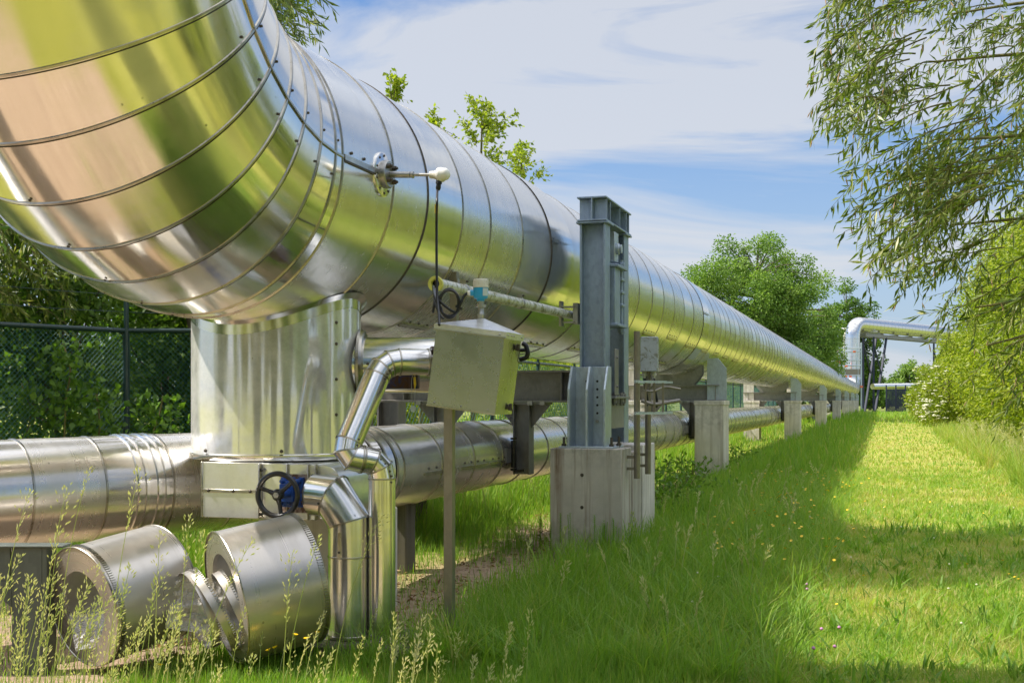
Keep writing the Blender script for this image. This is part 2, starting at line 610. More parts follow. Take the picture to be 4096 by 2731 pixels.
# ------------------------------------------------------------------ ground
PL, PZ, PR = -4.28, EYE + 1.543, 1.0        # main pipe axis (x, z) and radius
S0, RB = 7.11, 1.61                          # start of the bend, bend radius
LL, LZ, LR = -4.32, 1.0, .372                # lower pipe axis and radius
END = 179.0


def vnoise(x, y, seed=0):
    """cheap smooth value noise for numpy arrays"""
    xi, yi = np.floor(x).astype(int), np.floor(y).astype(int)
    fx, fy = x - xi, y - yi
    fx, fy = fx * fx * (3 - 2 * fx), fy * fy * (3 - 2 * fy)

    def h(a, b):
        n = (a * 374761393 + b * 668265263 + seed * 982451653) & 0x7fffffff
        n = (n ^ (n >> 13)) * 1274126177 & 0x7fffffff
        return ((n ^ (n >> 16)) & 0xffff) / 65535.0
    return (h(xi, yi) * (1 - fx) + h(xi + 1, yi) * fx) * (1 - fy) + (h(xi, yi + 1) * (1 - fx) + h(xi + 1, yi + 1) * fx) * fy


def bare(x, y):
    """how bare the soil is (1 = no grass): worn strip under the pipes and the apron before the bend"""
    n = vnoise(x * 1.3, y * 1.3, 3) * .6 + vnoise(x * 3.1, y * 3.1, 4) * .4
    strip = .82 * np.clip(1.25 - np.abs(x + 3.55) / 1.05, 0, 1) * np.clip((y - 6.9) / .8, 0, 1) * np.clip((30 - y) / 12, 0, 1)
    apron = np.clip((-1.3 - x) / .8, 0, 1) * np.clip((6.1 - y) / .6, 0, 1) * np.clip((y - 2.6) / 1.0, 0, 1) * np.clip((x + 8) / 1.0, 0, 1)
    apron2 = np.clip((-4.0 - x) / .6, 0, 1) * np.clip((8.4 - y) / .6, 0, 1) * np.clip((y - .6) / 1.2, 0, 1) * np.clip((x + 8) / 1.0, 0, 1)
    a = np.maximum(strip, np.maximum(apron, apron2) * 1.15)
    return np.clip(a * 1.35 - (n - .45) * 1.2 * np.minimum(1, a * 3), 0, 1)


def mat_ground():
    t = NT('meadow_ground')
    pos = t.n('NewGeometry').outputs['Position']
    bareat = t.n('Attribute', attribute_name='bare').outputs['Fac']
    n1 = t.noise(pos, .55, 5, .6)
    n2 = t.noise(pos, 7, 6, .7)
    n3 = t.noise(pos, 40, 4, .7)
    sep = t.n('SeparateXYZ')
    t.l(pos, sep.inputs[0])
    lane = t.math('MULTIPLY', t.mapr(sep.outputs[0], -1.2, -.3, 0, 1), t.mapr(sep.outputs[0], 2.6, 3.6, 1, 0))
    g = t.mix(t.mapr(n1, .35, .65, 0, 1), (.20, .215, .02), (.31, .30, .04))
    lane = t.math('MULTIPLY', lane, t.mapr(sep.outputs[1], 55, 140, 1, .15))
    g = t.mix(t.mapr(sep.outputs[1], 70, 170, 0, .6), g, (.09, .15, .025))
    g = t.mix(t.math('MULTIPLY', lane, t.mapr(n2, .35, .65, .35, 1)), g, (.42, .40, .09))
    s = t.mix(t.mapr(n2, .3, .7, 0, 1), (.32, .22, .15), (.54, .40, .28))
    s = t.mix(t.mapr(n3, .5, .7, 0, .7), s, (.30, .19, .10))
    c = t.mix(bareat, g, s)
    t.principled(Base_Color=c, Roughness=.95, Normal=t.bump(t.math('ADD', n2, n3), .6, .03))
    return t.m


def np_mesh(name, verts, tris, mat, tone=None, parent=None, smooth=False, extra=None):
    me = bpy.data.meshes.new(name)
    nv, nt_ = len(verts), len(tris)
    me.vertices.add(nv)
    me.vertices.foreach_set('co', np.asarray(verts, np.float32).ravel())
    k = tris.shape[1]
    me.loops.add(nt_ * k)
    me.loops.foreach_set('vertex_index', np.asarray(tris, np.int32).ravel())
    me.polygons.add(nt_)
    me.polygons.foreach_set('loop_start', np.arange(0, nt_ * k, k, dtype=np.int32))
    me.polygons.foreach_set('loop_total', np.full(nt_, k, np.int32))
    if smooth: me.polygons.foreach_set('use_smooth', np.ones(nt_, bool))
    for mt in (mat if isinstance(mat, (list, tuple)) else [mat]): me.materials.append(mt)
    if tone is not None:
        a = me.attributes.new('tone', 'FLOAT', 'POINT')
        a.data.foreach_set('value', np.asarray(tone, np.float32))
    for nm, val in (extra or {}).items():
        a = me.attributes.new(nm, 'FLOAT', 'POINT')
        a.data.foreach_set('value', np.asarray(val, np.float32))
    me.update(calc_edges=True)
    o = bpy.data.objects.new(name, me)
    COL.objects.link(o)
    if parent is not None:
        o.parent = parent
        o.matrix_parent_inverse = Matrix.Translation(-V(parent.location))
    return o


def ground():
    gx = np.concatenate([[-900, -300, -120, -60, -35, -22, -16], np.arange(-12, 8.01, .2), [10, 13, 18, 28, 45, 80, 160, 400, 900]])
    gy = np.concatenate([[-600, -200, -80, -40, -22], np.arange(-12, 34, .25), np.arange(34, 80, 2), [90, 110, 140, 180, 230, 300, 420, 700, 1200, 2200]])
    X, Y = np.meshgrid(gx, gy)
    near = np.clip((40 - np.hypot(X, Y)) / 30, 0, 1)
    Zz = (vnoise(X * .9, Y * .9, 1) - .5) * .07 * near + (vnoise(X * 2.7, Y * 2.7, 2) - .5) * .025 * near - .03
    nx, ny = len(gx), len(gy)
    idx = np.arange(nx * ny).reshape(ny, nx)
    q = np.stack([idx[:-1, :-1].ravel(), idx[:-1, 1:].ravel(), idx[1:, 1:].ravel(), idx[1:, :-1].ravel()], 1)
    o = np_mesh('ground', np.stack([X.ravel(), Y.ravel(), Zz.ravel()], 1), q, mat_ground(), smooth=True, extra={'bare': bare(X, Y).ravel()})
    tag(o, kind='structure')


ground()

# ------------------------------------------------------------------ main pipe
def ring_pts(c, side, rad, R, seg, ph=0):
    return [V(c) + (V(side) * math.cos(t) + V(rad) * math.sin(t)) * R for t in [ph + 2 * math.pi * k / seg for k in range(seg)]]


def bead(mb, c, side, rad, R, r, seg, m):
    """raised lap seam round the pipe"""
    side, rad = V(side), V(rad)
    ax = side.cross(rad).normalized()
    rings = []
    for dr, da in ((-r * .5, -r * 1.5), (r, -r), (r, r), (-r * .5, r * 1.5)):
        rings.append((ring_pts(V(c) + ax * da, side, rad, R + dr, seg), da + r * 2))
    mb.strips(rings, m, True, True, .5, 2 * math.pi * R / seg)


def lap_strip(mb, s0, s1, ang, R=PR, m=1, l=PL, z=PZ, screws=4, w=.035, ms=2):
    """longitudinal lap joint at polar angle ang (0 = towards the path, negative = downwards)"""
    n = V((math.cos(ang), 0, math.sin(ang)))
    tdir = V((-math.sin(ang), 0, math.cos(ang)))
    c = V((l, 0, z))
    a, b = c + n * (R + .006) + YA * s0, c + n * (R + .006) + YA * s1
    mb.bar(a, b, w, .014, m, up=n)
    mb.bar(a - tdir * w * .62, b - tdir * w * .62, .014, .011, ms, up=n)
    for k in range(screws):
        s = s0 + (s1 - s0) * (k + .6) / (screws + .1)
        mb.dome(c + n * (R + .002) + YA * s + tdir * (w * .5 + .028), n, .011, ms)


def sheet(mb, s0, s1, R, seg, tone, l=PL, z=PZ, m=0):
    side, rad = XA, ZA
    rings = []
    for s, rr in ((s0, R), (s0 + (s1 - s0) * .5, R + random.uniform(-.001, .001)), (s1, R + .002)):
        rings.append((ring_pts((l, s, z), side, rad, rr, seg), s))
    mb.strips(rings, m, True, True, tone, 2 * math.pi * R / seg)


pipe = thing('insulated_pipeline', 'huge shiny metal clad pipeline on raised supports, bending upwards at its near end', 'pipeline', (PL, S0, 0))
straight, tone_r = MB(), random.Random(3)
cuts = [7.11, 7.95, 8.62, 9.42, 10.16, 11.15, 12.19, 13.08]
cuts += [14.0, 14.97, 15.95, 16.93, 17.95, 18.93, 19.95, 20.95, 22.06, 23.28, 24.06, 24.95, 25.9, 26.7, 27.53]
while cuts[-1] < END - 6: cuts.append(cuts[-1] + random.uniform(.93, 1.07))
for i in range(len(cuts) - 1):
    a, b = cuts[i], cuts[i + 1]
    shiny = (abs(a - 12.19) < .01) or (abs(a - 23.28) < .01) or abs(a - 8.62) < .01
    R = PR + (.012 if shiny and a > 9 else 0) + tone_r.uniform(-.002, .002)
    seg = 128 if a < 16 else 96 if a < 45 else 56
    sheet(straight, a, b, R, seg, 1.0 if shiny and a > 9 else .85 if shiny else tone_r.uniform(.15, .65))
    if a > 7.2:
        if a < 60: bead(straight, (PL, a, PZ), XA, ZA, PR + .001, .0075 if a < 30 else .011, 96 if a < 30 else 56, 1 if not shiny else 2)
        else: bead(straight, (PL, a, PZ), XA, ZA, PR + .001, .012, 40, 1)
    if 9.2 < a < 110 and not shiny:
        if i % 2 == 0 and a > 10: lap_strip(straight, a + .06, b - .06, -math.radians(33 + tone_r.uniform(-4, 4)), screws=4 if a < 40 else 0)
        elif a > 8: lap_strip(straight, a + .06, b - .06, -math.radians(62 + tone_r.uniform(-4, 4)), screws=3 if a < 30 else 0)
for a, b in ((12.2, 13.08), (23.3, 24.05)): lap_strip(straight, a, b, math.radians(7), screws=3)
lap_strip(straight, 7.12, 7.94, 0.0, screws=4)
straight.build('straight_cladding', [M['clad'], M['seam'], M['boltdark']], pipe)

# mitred bend
BC = V((PL, S0, PZ + RB))


def bend_frame(al):
    rad = V((0, -math.sin(al), -math.cos(al)))
    return BC + rad * RB, rad


ALS = [math.radians(x) for x in (0.0, 3.71, 11.33, 19.76, 28.0, 36.47, 45.19, 53.15, 61.6, 70.0, 78.4, 86.4, 90.0)]
elbow = MB()
SEG = 144
for k in range(len(ALS) - 1):
    rings = []
    c0, r0 = bend_frame(ALS[k])
    c1, r1 = bend_frame(ALS[k + 1])
    n = 5
    p0, p1 = ring_pts(c0, XA, r0, PR, SEG), ring_pts(c1, XA, r1, PR, SEG)
    for q in range(n):
        t = q / (n - 1)
        rings.append(([a.lerp(b, t) for a, b in zip(p0, p1)], RB * (ALS[k] + (ALS[k + 1] - ALS[k]) * t)))
    elbow.strips(rings, 0, True, True, tone_r.uniform(.25, .8), 2 * math.pi / SEG, flip=True)
for k, al in enumerate(ALS):
    c, r = bend_frame(al)
    bead(elbow, c, XA, r, PR + .001, .0062, SEG, 1)
    bead(elbow, c + V((0, -r.z, r.y)) * .016, XA, r, PR - .001, .003, SEG, 3)
    if 0 < k < 9:
        for ang in (8, -5, 96):
            a = math.radians(ang)
            nrm = XA * math.cos(a) + r * math.sin(a)
            elbow.dome(c + nrm * (PR + .004) + V((0, r.z, -r.y)) * (.03 if ang % 2 == 0 else -.03), nrm, .0085, 2)
# neutral line lap seam, one flat strip per gore
for k in range(len(ALS) - 1):
    a, b = bend_frame(ALS[k])[0] + XA * (PR + .006), bend_frame(ALS[k + 1])[0] + XA * (PR + .006)
    if (b - a).length > .05: elbow.bar(a, b, .013, .009, 1, up=XA)
elbow.build('mitred_bend', [M['elbow'], M['seam'], M['boltdark'], M['seamdark']], pipe)

# upper bend leads the pipe away overhead, out of the picture
upper = MB()
upath = rounded([V((PL, S0 - RB, PZ + RB)), V((PL, S0 - RB, PZ + RB + 2.1)), V((PL, S0 - RB - 26, PZ + RB + 2.1))], RB, 10)
upper.tube(upath, PR, 72)
for i in range(1, len(upath) - 1):
    d = (upath[i + 1] - upath[i]).normalized()
    bead(upper, upath[i], XA, d.cross(XA), PR, .008, 72, 1)
upper.build('upper_bend', [M['elbow'], M['seam']], pipe)

# vertical branch under the pipe, in one piece with it
BS = 8.13
BRAD = .613
br = MB()
ztop = PZ - .45
n = 96
top, bot = [], []
for k in range(n):
    t = 2 * math.pi * k / n
    dx = BRAD * math.cos(t)
    top.append(V((PL + dx, BS + BRAD * math.sin(t), PZ - math.sqrt(PR * PR - dx * dx) + .01)))
    bot.append(V((PL + dx, BS + BRAD * math.sin(t), 1.215)))
rings = [([b.lerp(tp, q / 5) for b, tp in zip(bot, top)], q * .22) for q in range(6)]
# grain runs up the sheet here: swap uv roles by scaling
br.strips(rings, 0, True, True, .75, 2 * math.pi * BRAD / n)
br.lathe([(BRAD - .05, -.03), (BRAD + .012, -.03), (BRAD + .02, -.018), (BRAD + .02, .006), (BRAD + .004, .014)], (PL, BS, 1.215), ZA, 96, 1)
br.lathe([(.02, 0), (BRAD - .04, 0)], (PL, BS, 1.20), ZA, 64, 1, caps=(False, False))
flare = [(p.lerp(V((PL, BS, p.z)), -.035) + V((0, 0, .0)), p) for p in top]
br.strips([([p + (p - V((PL, BS, p.z))).normalized() * .004 - ZA * .10 for p in top], 0), ([p + (p - V((PL, BS, p.z))).normalized() * .006 - ZA * .03 for p in top], .07),
           ([p + (p - V((PL, BS, p.z))).normalized() * .045 + ZA * .012 for p in top], .12)], 1, True, True, .6, .02)
for k in range(7):
    t = -math.pi * .95 + k * math.pi * .31
    nrm = V((math.cos(t), math.sin(t), 0))
    br.dome(V((PL, BS, 1.25)) + nrm * (BRAD + .002), nrm, .013, 2)
nrm = V((math.cos(-.35), math.sin(-.35), 0))
for zz in (1.5, 1.75, 2.0, 2.15): br.dome(V((PL, BS, zz)) + nrm * BRAD, nrm, .012, 2)
br.build('vertical_branch', [M['mirror'], M['tin'], M['boltdark']], pipe)

# horizontal side branch from the vertical one
sb = MB()
d = V((CT, ST, 0))
p0, p1 = V((PL, BS, 1.86)) + d * (BRAD - .06), V((PL, BS, 1.86)) + d * 1.62
sb.tube([p0, p1], .205, 40, 0)
sb.torus(p0 + d * .075, d, .235, .028, 40, 8, 1)
sb.torus(p1 - d * .35, d, .206, .007, 40, 6, 1)
sb.bar(p0 + V((ST, -CT, 0)) * .205 + d * .1 - ZA * .03, p1 + V((ST, -CT, 0)) * .205 - ZA * .03, .02, .012, 1, up=V((ST, -CT, 0)))
for k in range(5): sb.dome(p0 + V((ST, -CT, .0)) * .207 + d * (.14 + .2 * k) + ZA * .004, V((ST, -CT, 0)), .011, 2)
sb.build('side_branch', [M['tin'], M['seam'], M['boltdark']], pipe)

# thermometer well flange on the pipe side is part of the probe (own thing)
PB = V((PL + PR, 7.61, PZ - .012))
PB = at(1530, 699, l=PL + PR)
probe = thing('temperature_probe', 'slim steel probe with white domed head sticking out of the big pipe beside its bend', 'sensor', PB)
m = MB()
m.lathe([(.152, -.03), (.152, .004), (.138, .012), (.0, .012)], PB, XA, 40, 0)
for k in range(10):
    t = 2 * math.pi * (k + .5) / 10
    m.dome(PB + V((.012, math.cos(t) * .128, math.sin(t) * .128)), XA, .009, 1)
m.build('mounting_plate', [M['tin'], M['boltdark']], probe)
m = MB()
m.lathe([(.05, .01), (.095, .012), (.095, .05), (.088, .056), (.0, .056)], PB, XA, 32, 0)
for k in range(4):
    t = math.pi / 4 + k * math.pi / 2
    m.hexbolt(PB + V((.055, math.cos(t) * .066, math.sin(t) * .066)), XA, .018, .026, 1)
m.build('flange', [M['bolt'], M['boltdark']], probe)
HD = at(1762, 700, s=PB.y)
ax = (HD - PB).normalized()
Lp = (HD - PB).length
m = MB()
m.lathe([(.022, .05), (.022, .205), (.017, .207), (.017, .215), (.024, .216), (.024, .228), (.012, .232), (.0105, Lp - .03), (.0, Lp - .03)], PB, ax, 16, 0)
m.build('stem', M['bolt'], probe)
m = MB()
m.lathe([(.0, -.075), (.024, -.075), (.026, -.06), (.026, -.045), (.03, -.04), (.034, -.01), (.0, -.01)], HD, ax, 20, 0)
m.lathe([(.0, -.012), (.046, -.012), (.05, -.006), (.05, .012), (.046, .018), (.044, .022), (.04, .045), (.028, .062), (.012, .069), (.0, .07)], HD, (ax + V((.1, -.25, .12))).normalized(), 28, 1)
for k in range(20):
    t = 2 * math.pi * k / 20
m.build('head', [M['ivory'], M['white']], probe)
m = MB()
g0 = HD + V((-.006, -.008, -.03))
m.lathe([(.02, 0), (.022, .03), (.016, .034), (.018, .06), (.012, .075)], g0, V((-.12, 0, -1)), 14, 0)
m.build('cable_gland', M['rubber'], probe)

# ------------------------------------------------------------------ lower pipe with bend to the left
low = thing('lower_pipe', 'slimmer metal clad pipe slung low beneath the big pipeline, bending away at its near end', 'pipe', (LL, 12, 0))
JP = V((LL, 25.6 * LR, LZ))
dirL = V((-2.17, -3.76, -.06)).normalized()
path = rounded([V((LL, END - 10, LZ)), JP, JP + dirL * 14], 1.1, 5)
mb = MB()
lrnd = random.Random(9)


def clad_run(mb, a, b, R, step, seg, beads=True, rnd=lrnd, m=0, mbead=1, bead_r=.008):
    a, b = V(a), V(b)
    d = (b - a)
    L = d.length
    d.normalize()
    _, e1, e2 = frame(d)
    e2 = d.cross(e1)
    n = max(1, round(L / step))
    for k in range(n):
        p, q = a + d * L * k / n, a + d * L * (k + 1) / n
        mb.strips([(ring_pts(p, e1, e2, R, seg), L * k / n), (ring_pts(q, e1, e2, R + .0015, seg), L * (k + 1) / n)], m, True, True, rnd.uniform(.1, .75), 2 * math.pi * R / seg)
        if beads: bead(mb, q, e1, e2, R + .001, bead_r, seg, mbead)


cor = path[1:-1]
clad_run(mb, cor[-1], path[-1], LR, .50, 64, bead_r=.0065)
clad_run(mb, V((LL, 40, LZ)), cor[0], LR, .95, 64)
clad_run(mb, V((LL, END - 10, LZ)), V((LL, 40, LZ)), LR, 1.9, 40, bead_r=.012)
for p, q in zip(cor[:-1], cor[1:]): clad_run(mb, p, q, LR, 5, 64)
# lap seams
jd = (path[-1] - cor[-1]).normalized()
nl = V((jd.y, -jd.x, 0)) * -1
nl = nl if nl.x > 0 else -nl
for k in range(3, 11):
    a = cor[-1] + jd * (.92 * k)
    mb.bar(a + (nl * .82 - ZA * .57) * (LR + .004), a + jd * .84 + (nl * .82 - ZA * .57) * (LR + .004), .02, .01, 1, up=nl)
for s in (10.3, 11.3, 12.2):
    mb.bar(V((LL + .995 * (LR + .003), s, LZ - .06)), V((LL + .995 * (LR + .003), s + .82, LZ - .06)), .026, .012, 1, up=XA)
    for q in range(4): mb.dome(V((LL + LR + .001, s + .1 + q * .2, LZ - .015)), XA, .011, 2)
mb.build('pipe_cladding', [M['lower'], M['seam'], M['boltdark']], low)
for dd in (2.5, 2.62):
    pass
bm = MB()
for tx in (592, 640, 668, 560):
    dd = min((k * .01 for k in range(10, 900)), key=lambda q: abs(proj(cor[-1] + jd * q - ZA * 0 + V((jd.y, -jd.x, 0)) * (-LR if jd.y < 0 else LR))[0] - tx))
    c = cor[-1] + jd * dd
    _, e1, e2 = frame(jd)
    e2 = jd.cross(e1)
    bead(bm, c, e1, e2, LR + .003, .011, 64, 0)
bm.build('joint_collar', M['tin'], low)

# ------------------------------------------------------------------ valve under the vertical branch
VF = 7.47                                     # front plane of the valve cladding
vl, vr = at(806, 1960, s=VF).x, at(1262, 1960, s=VF).x
vt, vb = at(1000, 1850, s=VF).z, at(1000, 2073, s=VF).z
valve = thing('shut_off_valve', 'boxed shut-off valve with black handwheel beneath the vertical branch of the big pipeline', 'valve', (PL + .35, VF + .4, vb))
m = MB()
vd = 1.15
v1 = at(1037, 1960, s=VF).x
m.bx(vl, v1, VF, VF + vd, vb, vt)
# shallower middle part with a recess for the bonnet, then the right casing with rounded corners
v2 = at(1130, 1960, s=VF).x
v3 = at(1190, 1960, s=VF).x
m.bx(v1 + .002, v2, VF + .035, VF + vd, vb + .004, vt - .004)
m.bx(v2 + .002, vr, VF + .012, VF + vd - .01, vb + .003, vt - .005)
R_ = .12
poly = []
for (cx_, cz_, a0) in ((.17 - R_, (vt - vb) - R_ - .012, 0), (.17 - R_, R_ + .012, -90)):
    pass
poly = [(0, .006), (.17 - R_, .006)] + [(.17 - R_ + R_ * math.sin(math.radians(a)), .006 + R_ - R_ * math.cos(math.radians(a))) for a in range(15, 91, 15)] + \
       [(.17 - R_ + R_ * math.cos(math.radians(a)), (vt - vb) - .012 - R_ + R_ * math.sin(math.radians(a))) for a in range(0, 91, 15)] + [(0, (vt - vb) - .012)]
m.prism(poly, (vr + .001, VF + .03, vb), XA, ZA, YA * .8)
# standing seams and lap strips
zc = (vt + vb) / 2 - .005
m.bx(vl + .012, v1 - .005, VF - .008, VF, zc - .012, zc + .012, 1)
m.bx(vl - .004, vl + .012, VF - .006, VF + .02, vb - .002, vt + .004, 1)
for q in (v1 - .004, v2 + .03, v3 + .075, vr - .004): m.bx(q, q + .009, VF - .012, VF + .03, vb + .002, vt - .003, 1)
m.bx(v3 + .088, vr - .02, VF + .002, VF + .012, zc - .014, zc - .004, 1)
for q in (vl + .06, vl + .25, vl + .38): m.dome((q, VF - .008, zc), -YA, .012, 2)
for q in (v3 + .095,):
    for zz in (.08, .2, .3, .05): m.dome((q + .012, VF + .008, vb + zz), -YA, .011, 2)
for q in (v1 + .012,):
    for zz in (.03, .33): m.dome((q, VF - .012 + .02, vb + zz), -YA, .011, 2)
m.lathe([(.02, 0), (.30, 0), (.31, -.012), (.31, -.035), (.28, -.045), (.02, -.045)], (PL + .12, BS - .05, vb + .002), ZA, 48, 0)
m.bx(PL - .4, PL + .4, BS - .3, BS + .3, vt - .002, 1.22, 0)
m.build('valve_casing', [M['panel'], M['seam'], M['boltdark']], valve, bevel=.004)
m = MB()
bc = at(1168, 1968, s=VF - .02)
m.box(bc + V((0, .02, 0)), (.16, .05, .20))
m.box(bc + V((-.01, -.03, 0)), (.10, .08, .12))
wc = at(1110.6, 1978.6, s=VF - .25)
wa = (wc - bc).normalized()
m.tube([bc, wc], .03, 16, 0)
for dx, dz in ((-.055, .075), (.055, .075), (-.055, -.075), (.055, -.075), (-.02, .06), (-.02, -.065)): m.hexbolt(bc + V((dx, -.005, dz)), -YA, .021, .035, 0)
m.build('valve_bonnet', [M['bluepaint']], valve, bevel=.006, subs=2)
m = MB()
m.box(bc + V((.0, .035, -.01)), (.2, .012, .26))
m.build('rusty_seal_plate', [mat_paint('rust_stained_sheet', (.42, .33, .27), .6, .3, .3, rust=(.2, .10, .06), rust_amt=.5)], valve)
wheel_d = (wc - bc).normalized()
m = MB()
WR = .128 * 8.05 / 7.1 * .96
fa, e1, e2 = frame(wheel_d)
m.torus(wc, wheel_d, WR, .0175, 56, 14)
for k in range(3):
    t = math.radians(100 + 120 * k)
    rd = e1 * math.cos(t) + e2 * math.sin(t)
    m.tube([wc + rd * .025 - wheel_d * .0, wc + rd * .07 - wheel_d * .006, wc + rd * (WR - .006)], [.020, .0135, .0145], 10)
m.lathe([(.02, -.03), (.036, -.028), (.04, .006), (.03, .02), (.0, .02)], wc, wheel_d, 24)
hw = m.build('handwheel', M['blackpaint'], valve)
m = MB()
m.hexbolt(wc + wheel_d * .018, wheel_d, .02, .014)
m.build('hub_nut', M['bolt'], hw)

# ------------------------------------------------------------------ small bore pipework
sp = thing('thin_drain_pipe', 'thin clad pipe with zigzag bends running from a rusty flange down to the ground', 'pipe', (0, 0, 0))
Zd = 8.0
P = [at(1712, 1449, Z=8.2), at(1532, 1447, Z=8.12), at(1366, 1838, Z=7.85), at(1528, 1834, Z=7.95), at(1526, 2560, Z=7.93)]
P[4].x, P[4].y = P[3].x, P[3].y
P[4].z = .05
sp.location = (P[4].x, P[4].y, 0)
TR = .0875
m = MB()


def clad_path(mb, P, rad, R, seg=28, nb=4, skip=(), m=0, ms=1):
    pts = rounded(P, rad, nb)
    # every segment is its own little sheet so that the bends read as mitred gores
    frames = []
    n = len(pts)
    tang = [(pts[min(i + 1, n - 1)] - pts[max(i - 1, 0)]).normalized() for i in range(n)]
    d, e1, e2 = frame(tang[0])
    rings = []
    for i in range(n):
        if i: e1 = tang[i - 1].rotation_difference(tang[i]) @ e1
        e1 = (e1 - tang[i] * e1.dot(tang[i])).normalized()
        e2 = tang[i].cross(e1)
        rings.append((ring_pts(pts[i], e1, e2, R, seg), e1.copy(), e2.copy()))
    u = 0
    for i in range(n - 1):
        L = (pts[i + 1] - pts[i]).length
        if L < 1e-4: continue
        k = max(1, round(L / .55))
        mb.strips([([a.lerp(b, q / k) for a, b in zip(rings[i][0], rings[i + 1][0])], u + L * q / k) for q in range(k + 1)], m, True, True, random.uniform(.3, .8), 2 * math.pi * R / seg)
        u += L
        bead(mb, pts[i + 1], rings[i + 1][1], rings[i + 1][2], R + .0005, .0045, seg, ms)
        if L > .5:
            for q in range(1, int(L / .38)):
                c = pts[i].lerp(pts[i + 1], q / int(L / .38))
                if q % 2 == 0: bead(mb, c, rings[i][1], rings[i][2], R, .004, seg, ms)
    bead(mb, pts[0], rings[0][1], rings[0][2], R, .006, seg, ms)
    return pts


pts = clad_path(m, P, .17, TR, 32, 3)
for i in range(1, len(pts) - 1):
    for s_ in (-1, 1):
        n_ = V((.75 * CT + .66 * ST, -.66 * CT + .75 * ST, 0)).normalized()
        m.dome(pts[i] + n_ * (TR + .001) + (pts[i + 1] - pts[i]).normalized() * .02 * s_, n_, .007, 2)
m.build('drain_cladding', [M['tin'], M['seam'], M['boltdark']], sp)
m = MB()
fd = (P[0] - P[1]).normalized()
m.lathe([(.0, 0), (.105, 0), (.108, .004), (.108, .03), (.0, .03)], P[0] + fd * .02, fd, 32)
m.lathe([(.07, -.02), (.07, .06), (.0, .06)], P[0] + fd * .02, fd, 24)
m.lathe([(.0, .05), (.108, .05), (.108, .08), (.0, .08)], P[0] + fd * .02, fd, 32)
_, e1, e2 = frame(fd)
for k in range(8):
    t = k * math.pi / 4 + .39
    m.hexbolt(P[0] + fd * .018 + (e1 * math.cos(t) + e2 * math.sin(t)) * .088, -fd, .014, .012, 1)
m.build('rusty_flange', [M['rustblue'], M['bolt']], sp)

tp = thing('thick_drain_pipe', 'medium clad pipe turning down from the boxed valve into the ground', 'pipe', (0, 0, 0))
Zt = 8.05
A = [at(1262, 1978, Z=8.1), at(1335, 1985, Z=8.02), at(1397, 2085, Z=8.0), at(1394, 2517, Z=8.0)]
A[3].x, A[3].y, A[3].z = A[2].x, A[2].y, .06
tp.location = (A[3].x, A[3].y, 0)
m = MB()
TK = .137


def mitre_path(mb, P, R, seg=40, tone=.5):
    """straight runs joined on sharp mitre planes"""
    n = len(P)
    dirs = [(P[i + 1] - P[i]).normalized() for i in range(n - 1)]
    d, e1, e2 = frame(dirs[0])
    prev = None
    side = dirs[0].cross(dirs[1]).normalized()
    rings = []
    for i in range(n):
        if i == 0: nrm = dirs[0]
        elif i == n - 1: nrm = dirs[-1]
        else: nrm = (dirs[i - 1] + dirs[i]).normalized()
        dd = dirs[min(i, n - 2)]
        up = dd.cross(side).normalized()
        sd = (side - dd * side.dot(dd)).normalized()
        pts = []
        for k in range(seg):
            t = 2 * math.pi * k / seg
            p = P[i] + (sd * math.cos(t) + up * math.sin(t)) * R
            p = p - dd * ((p - P[i]).dot(nrm) / dd.dot(nrm))
            pts.append(p)
        rings.append(pts)
    u = 0
    for i in range(n - 1):
        L = (P[i + 1] - P[i]).length
        k = max(2, int(L / .2))
        mb.strips([([a.lerp(b, q / k) for a, b in zip(rings[i], rings[i + 1])], u + L * q / k) for q in range(k + 1)], 0, True, True, tone + random.uniform(-.2, .2), 2 * math.pi * R / seg)
        u += L
        if i:
            c = P[i]
            for a, b in zip(rings[i], rings[i][1:] + rings[i][:1]): mb.bar(c + (a - c) * 1.012, c + (b - c) * 1.012, .012, .006, 1, up=(a - c))


mitre_path(m, A, TK)
c = A[3].lerp(A[2], .70)
bead(m, c, XA, YA, TK, .005, 40, 1)
bead(m, A[3] + ZA * .01, XA, YA, TK, .008, 40, 1)
n_ = V((-.05, -1, 0)).normalized()
m.bar(A[2] + n_ * (TK + .002) - ZA * .06, c + n_ * (TK + .002), .02, .006, 1, up=n_)
m.dome(c + n_ * (TK + .004) + ZA * .04, n_, .009, 2)
m.dome(A[1].lerp(A[2], .1) + n_ * (TK * .98) + V((-.05, 0, -.02)), n_, .008, 2)
m.build('drain_cladding', [M['tin'], M['seam'], M['boltdark']], tp)

m = MB()
m.bx(A[3].x - .42, A[3].x + .55, A[3].y - .26, A[3].y + .40, -.2, .055)
m.bx(A[3].x - .40, A[3].x - .12, A[3].y - .38, A[3].y - .27, -.2, .09)
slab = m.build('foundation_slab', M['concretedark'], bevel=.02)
tag(slab, 'low dark concrete slab where the two upright drain pipes enter the ground', 'slab')

m = MB()
bp = at(1230, 2200, Z=8.9)
m.bx(PL - .35, PL + .55, BS + .35, BS + 1.0, -.2, .755)
ped = m.build('concrete_pedestal', M['concretepale'], bevel=.015)
tag(ped, 'pale concrete block standing right behind the two pipe shells on the ground', 'concrete block')

m = MB()
q = at(1616, 2200, l=LL)
m.bx(LL - .12, LL + .07, q.y - .12, q.y + .12, -.2, LZ - LR + .01)
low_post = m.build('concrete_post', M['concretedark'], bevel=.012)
tag(low_post, 'dark square concrete post propping the lower pipe behind the drain pipes', 'post')

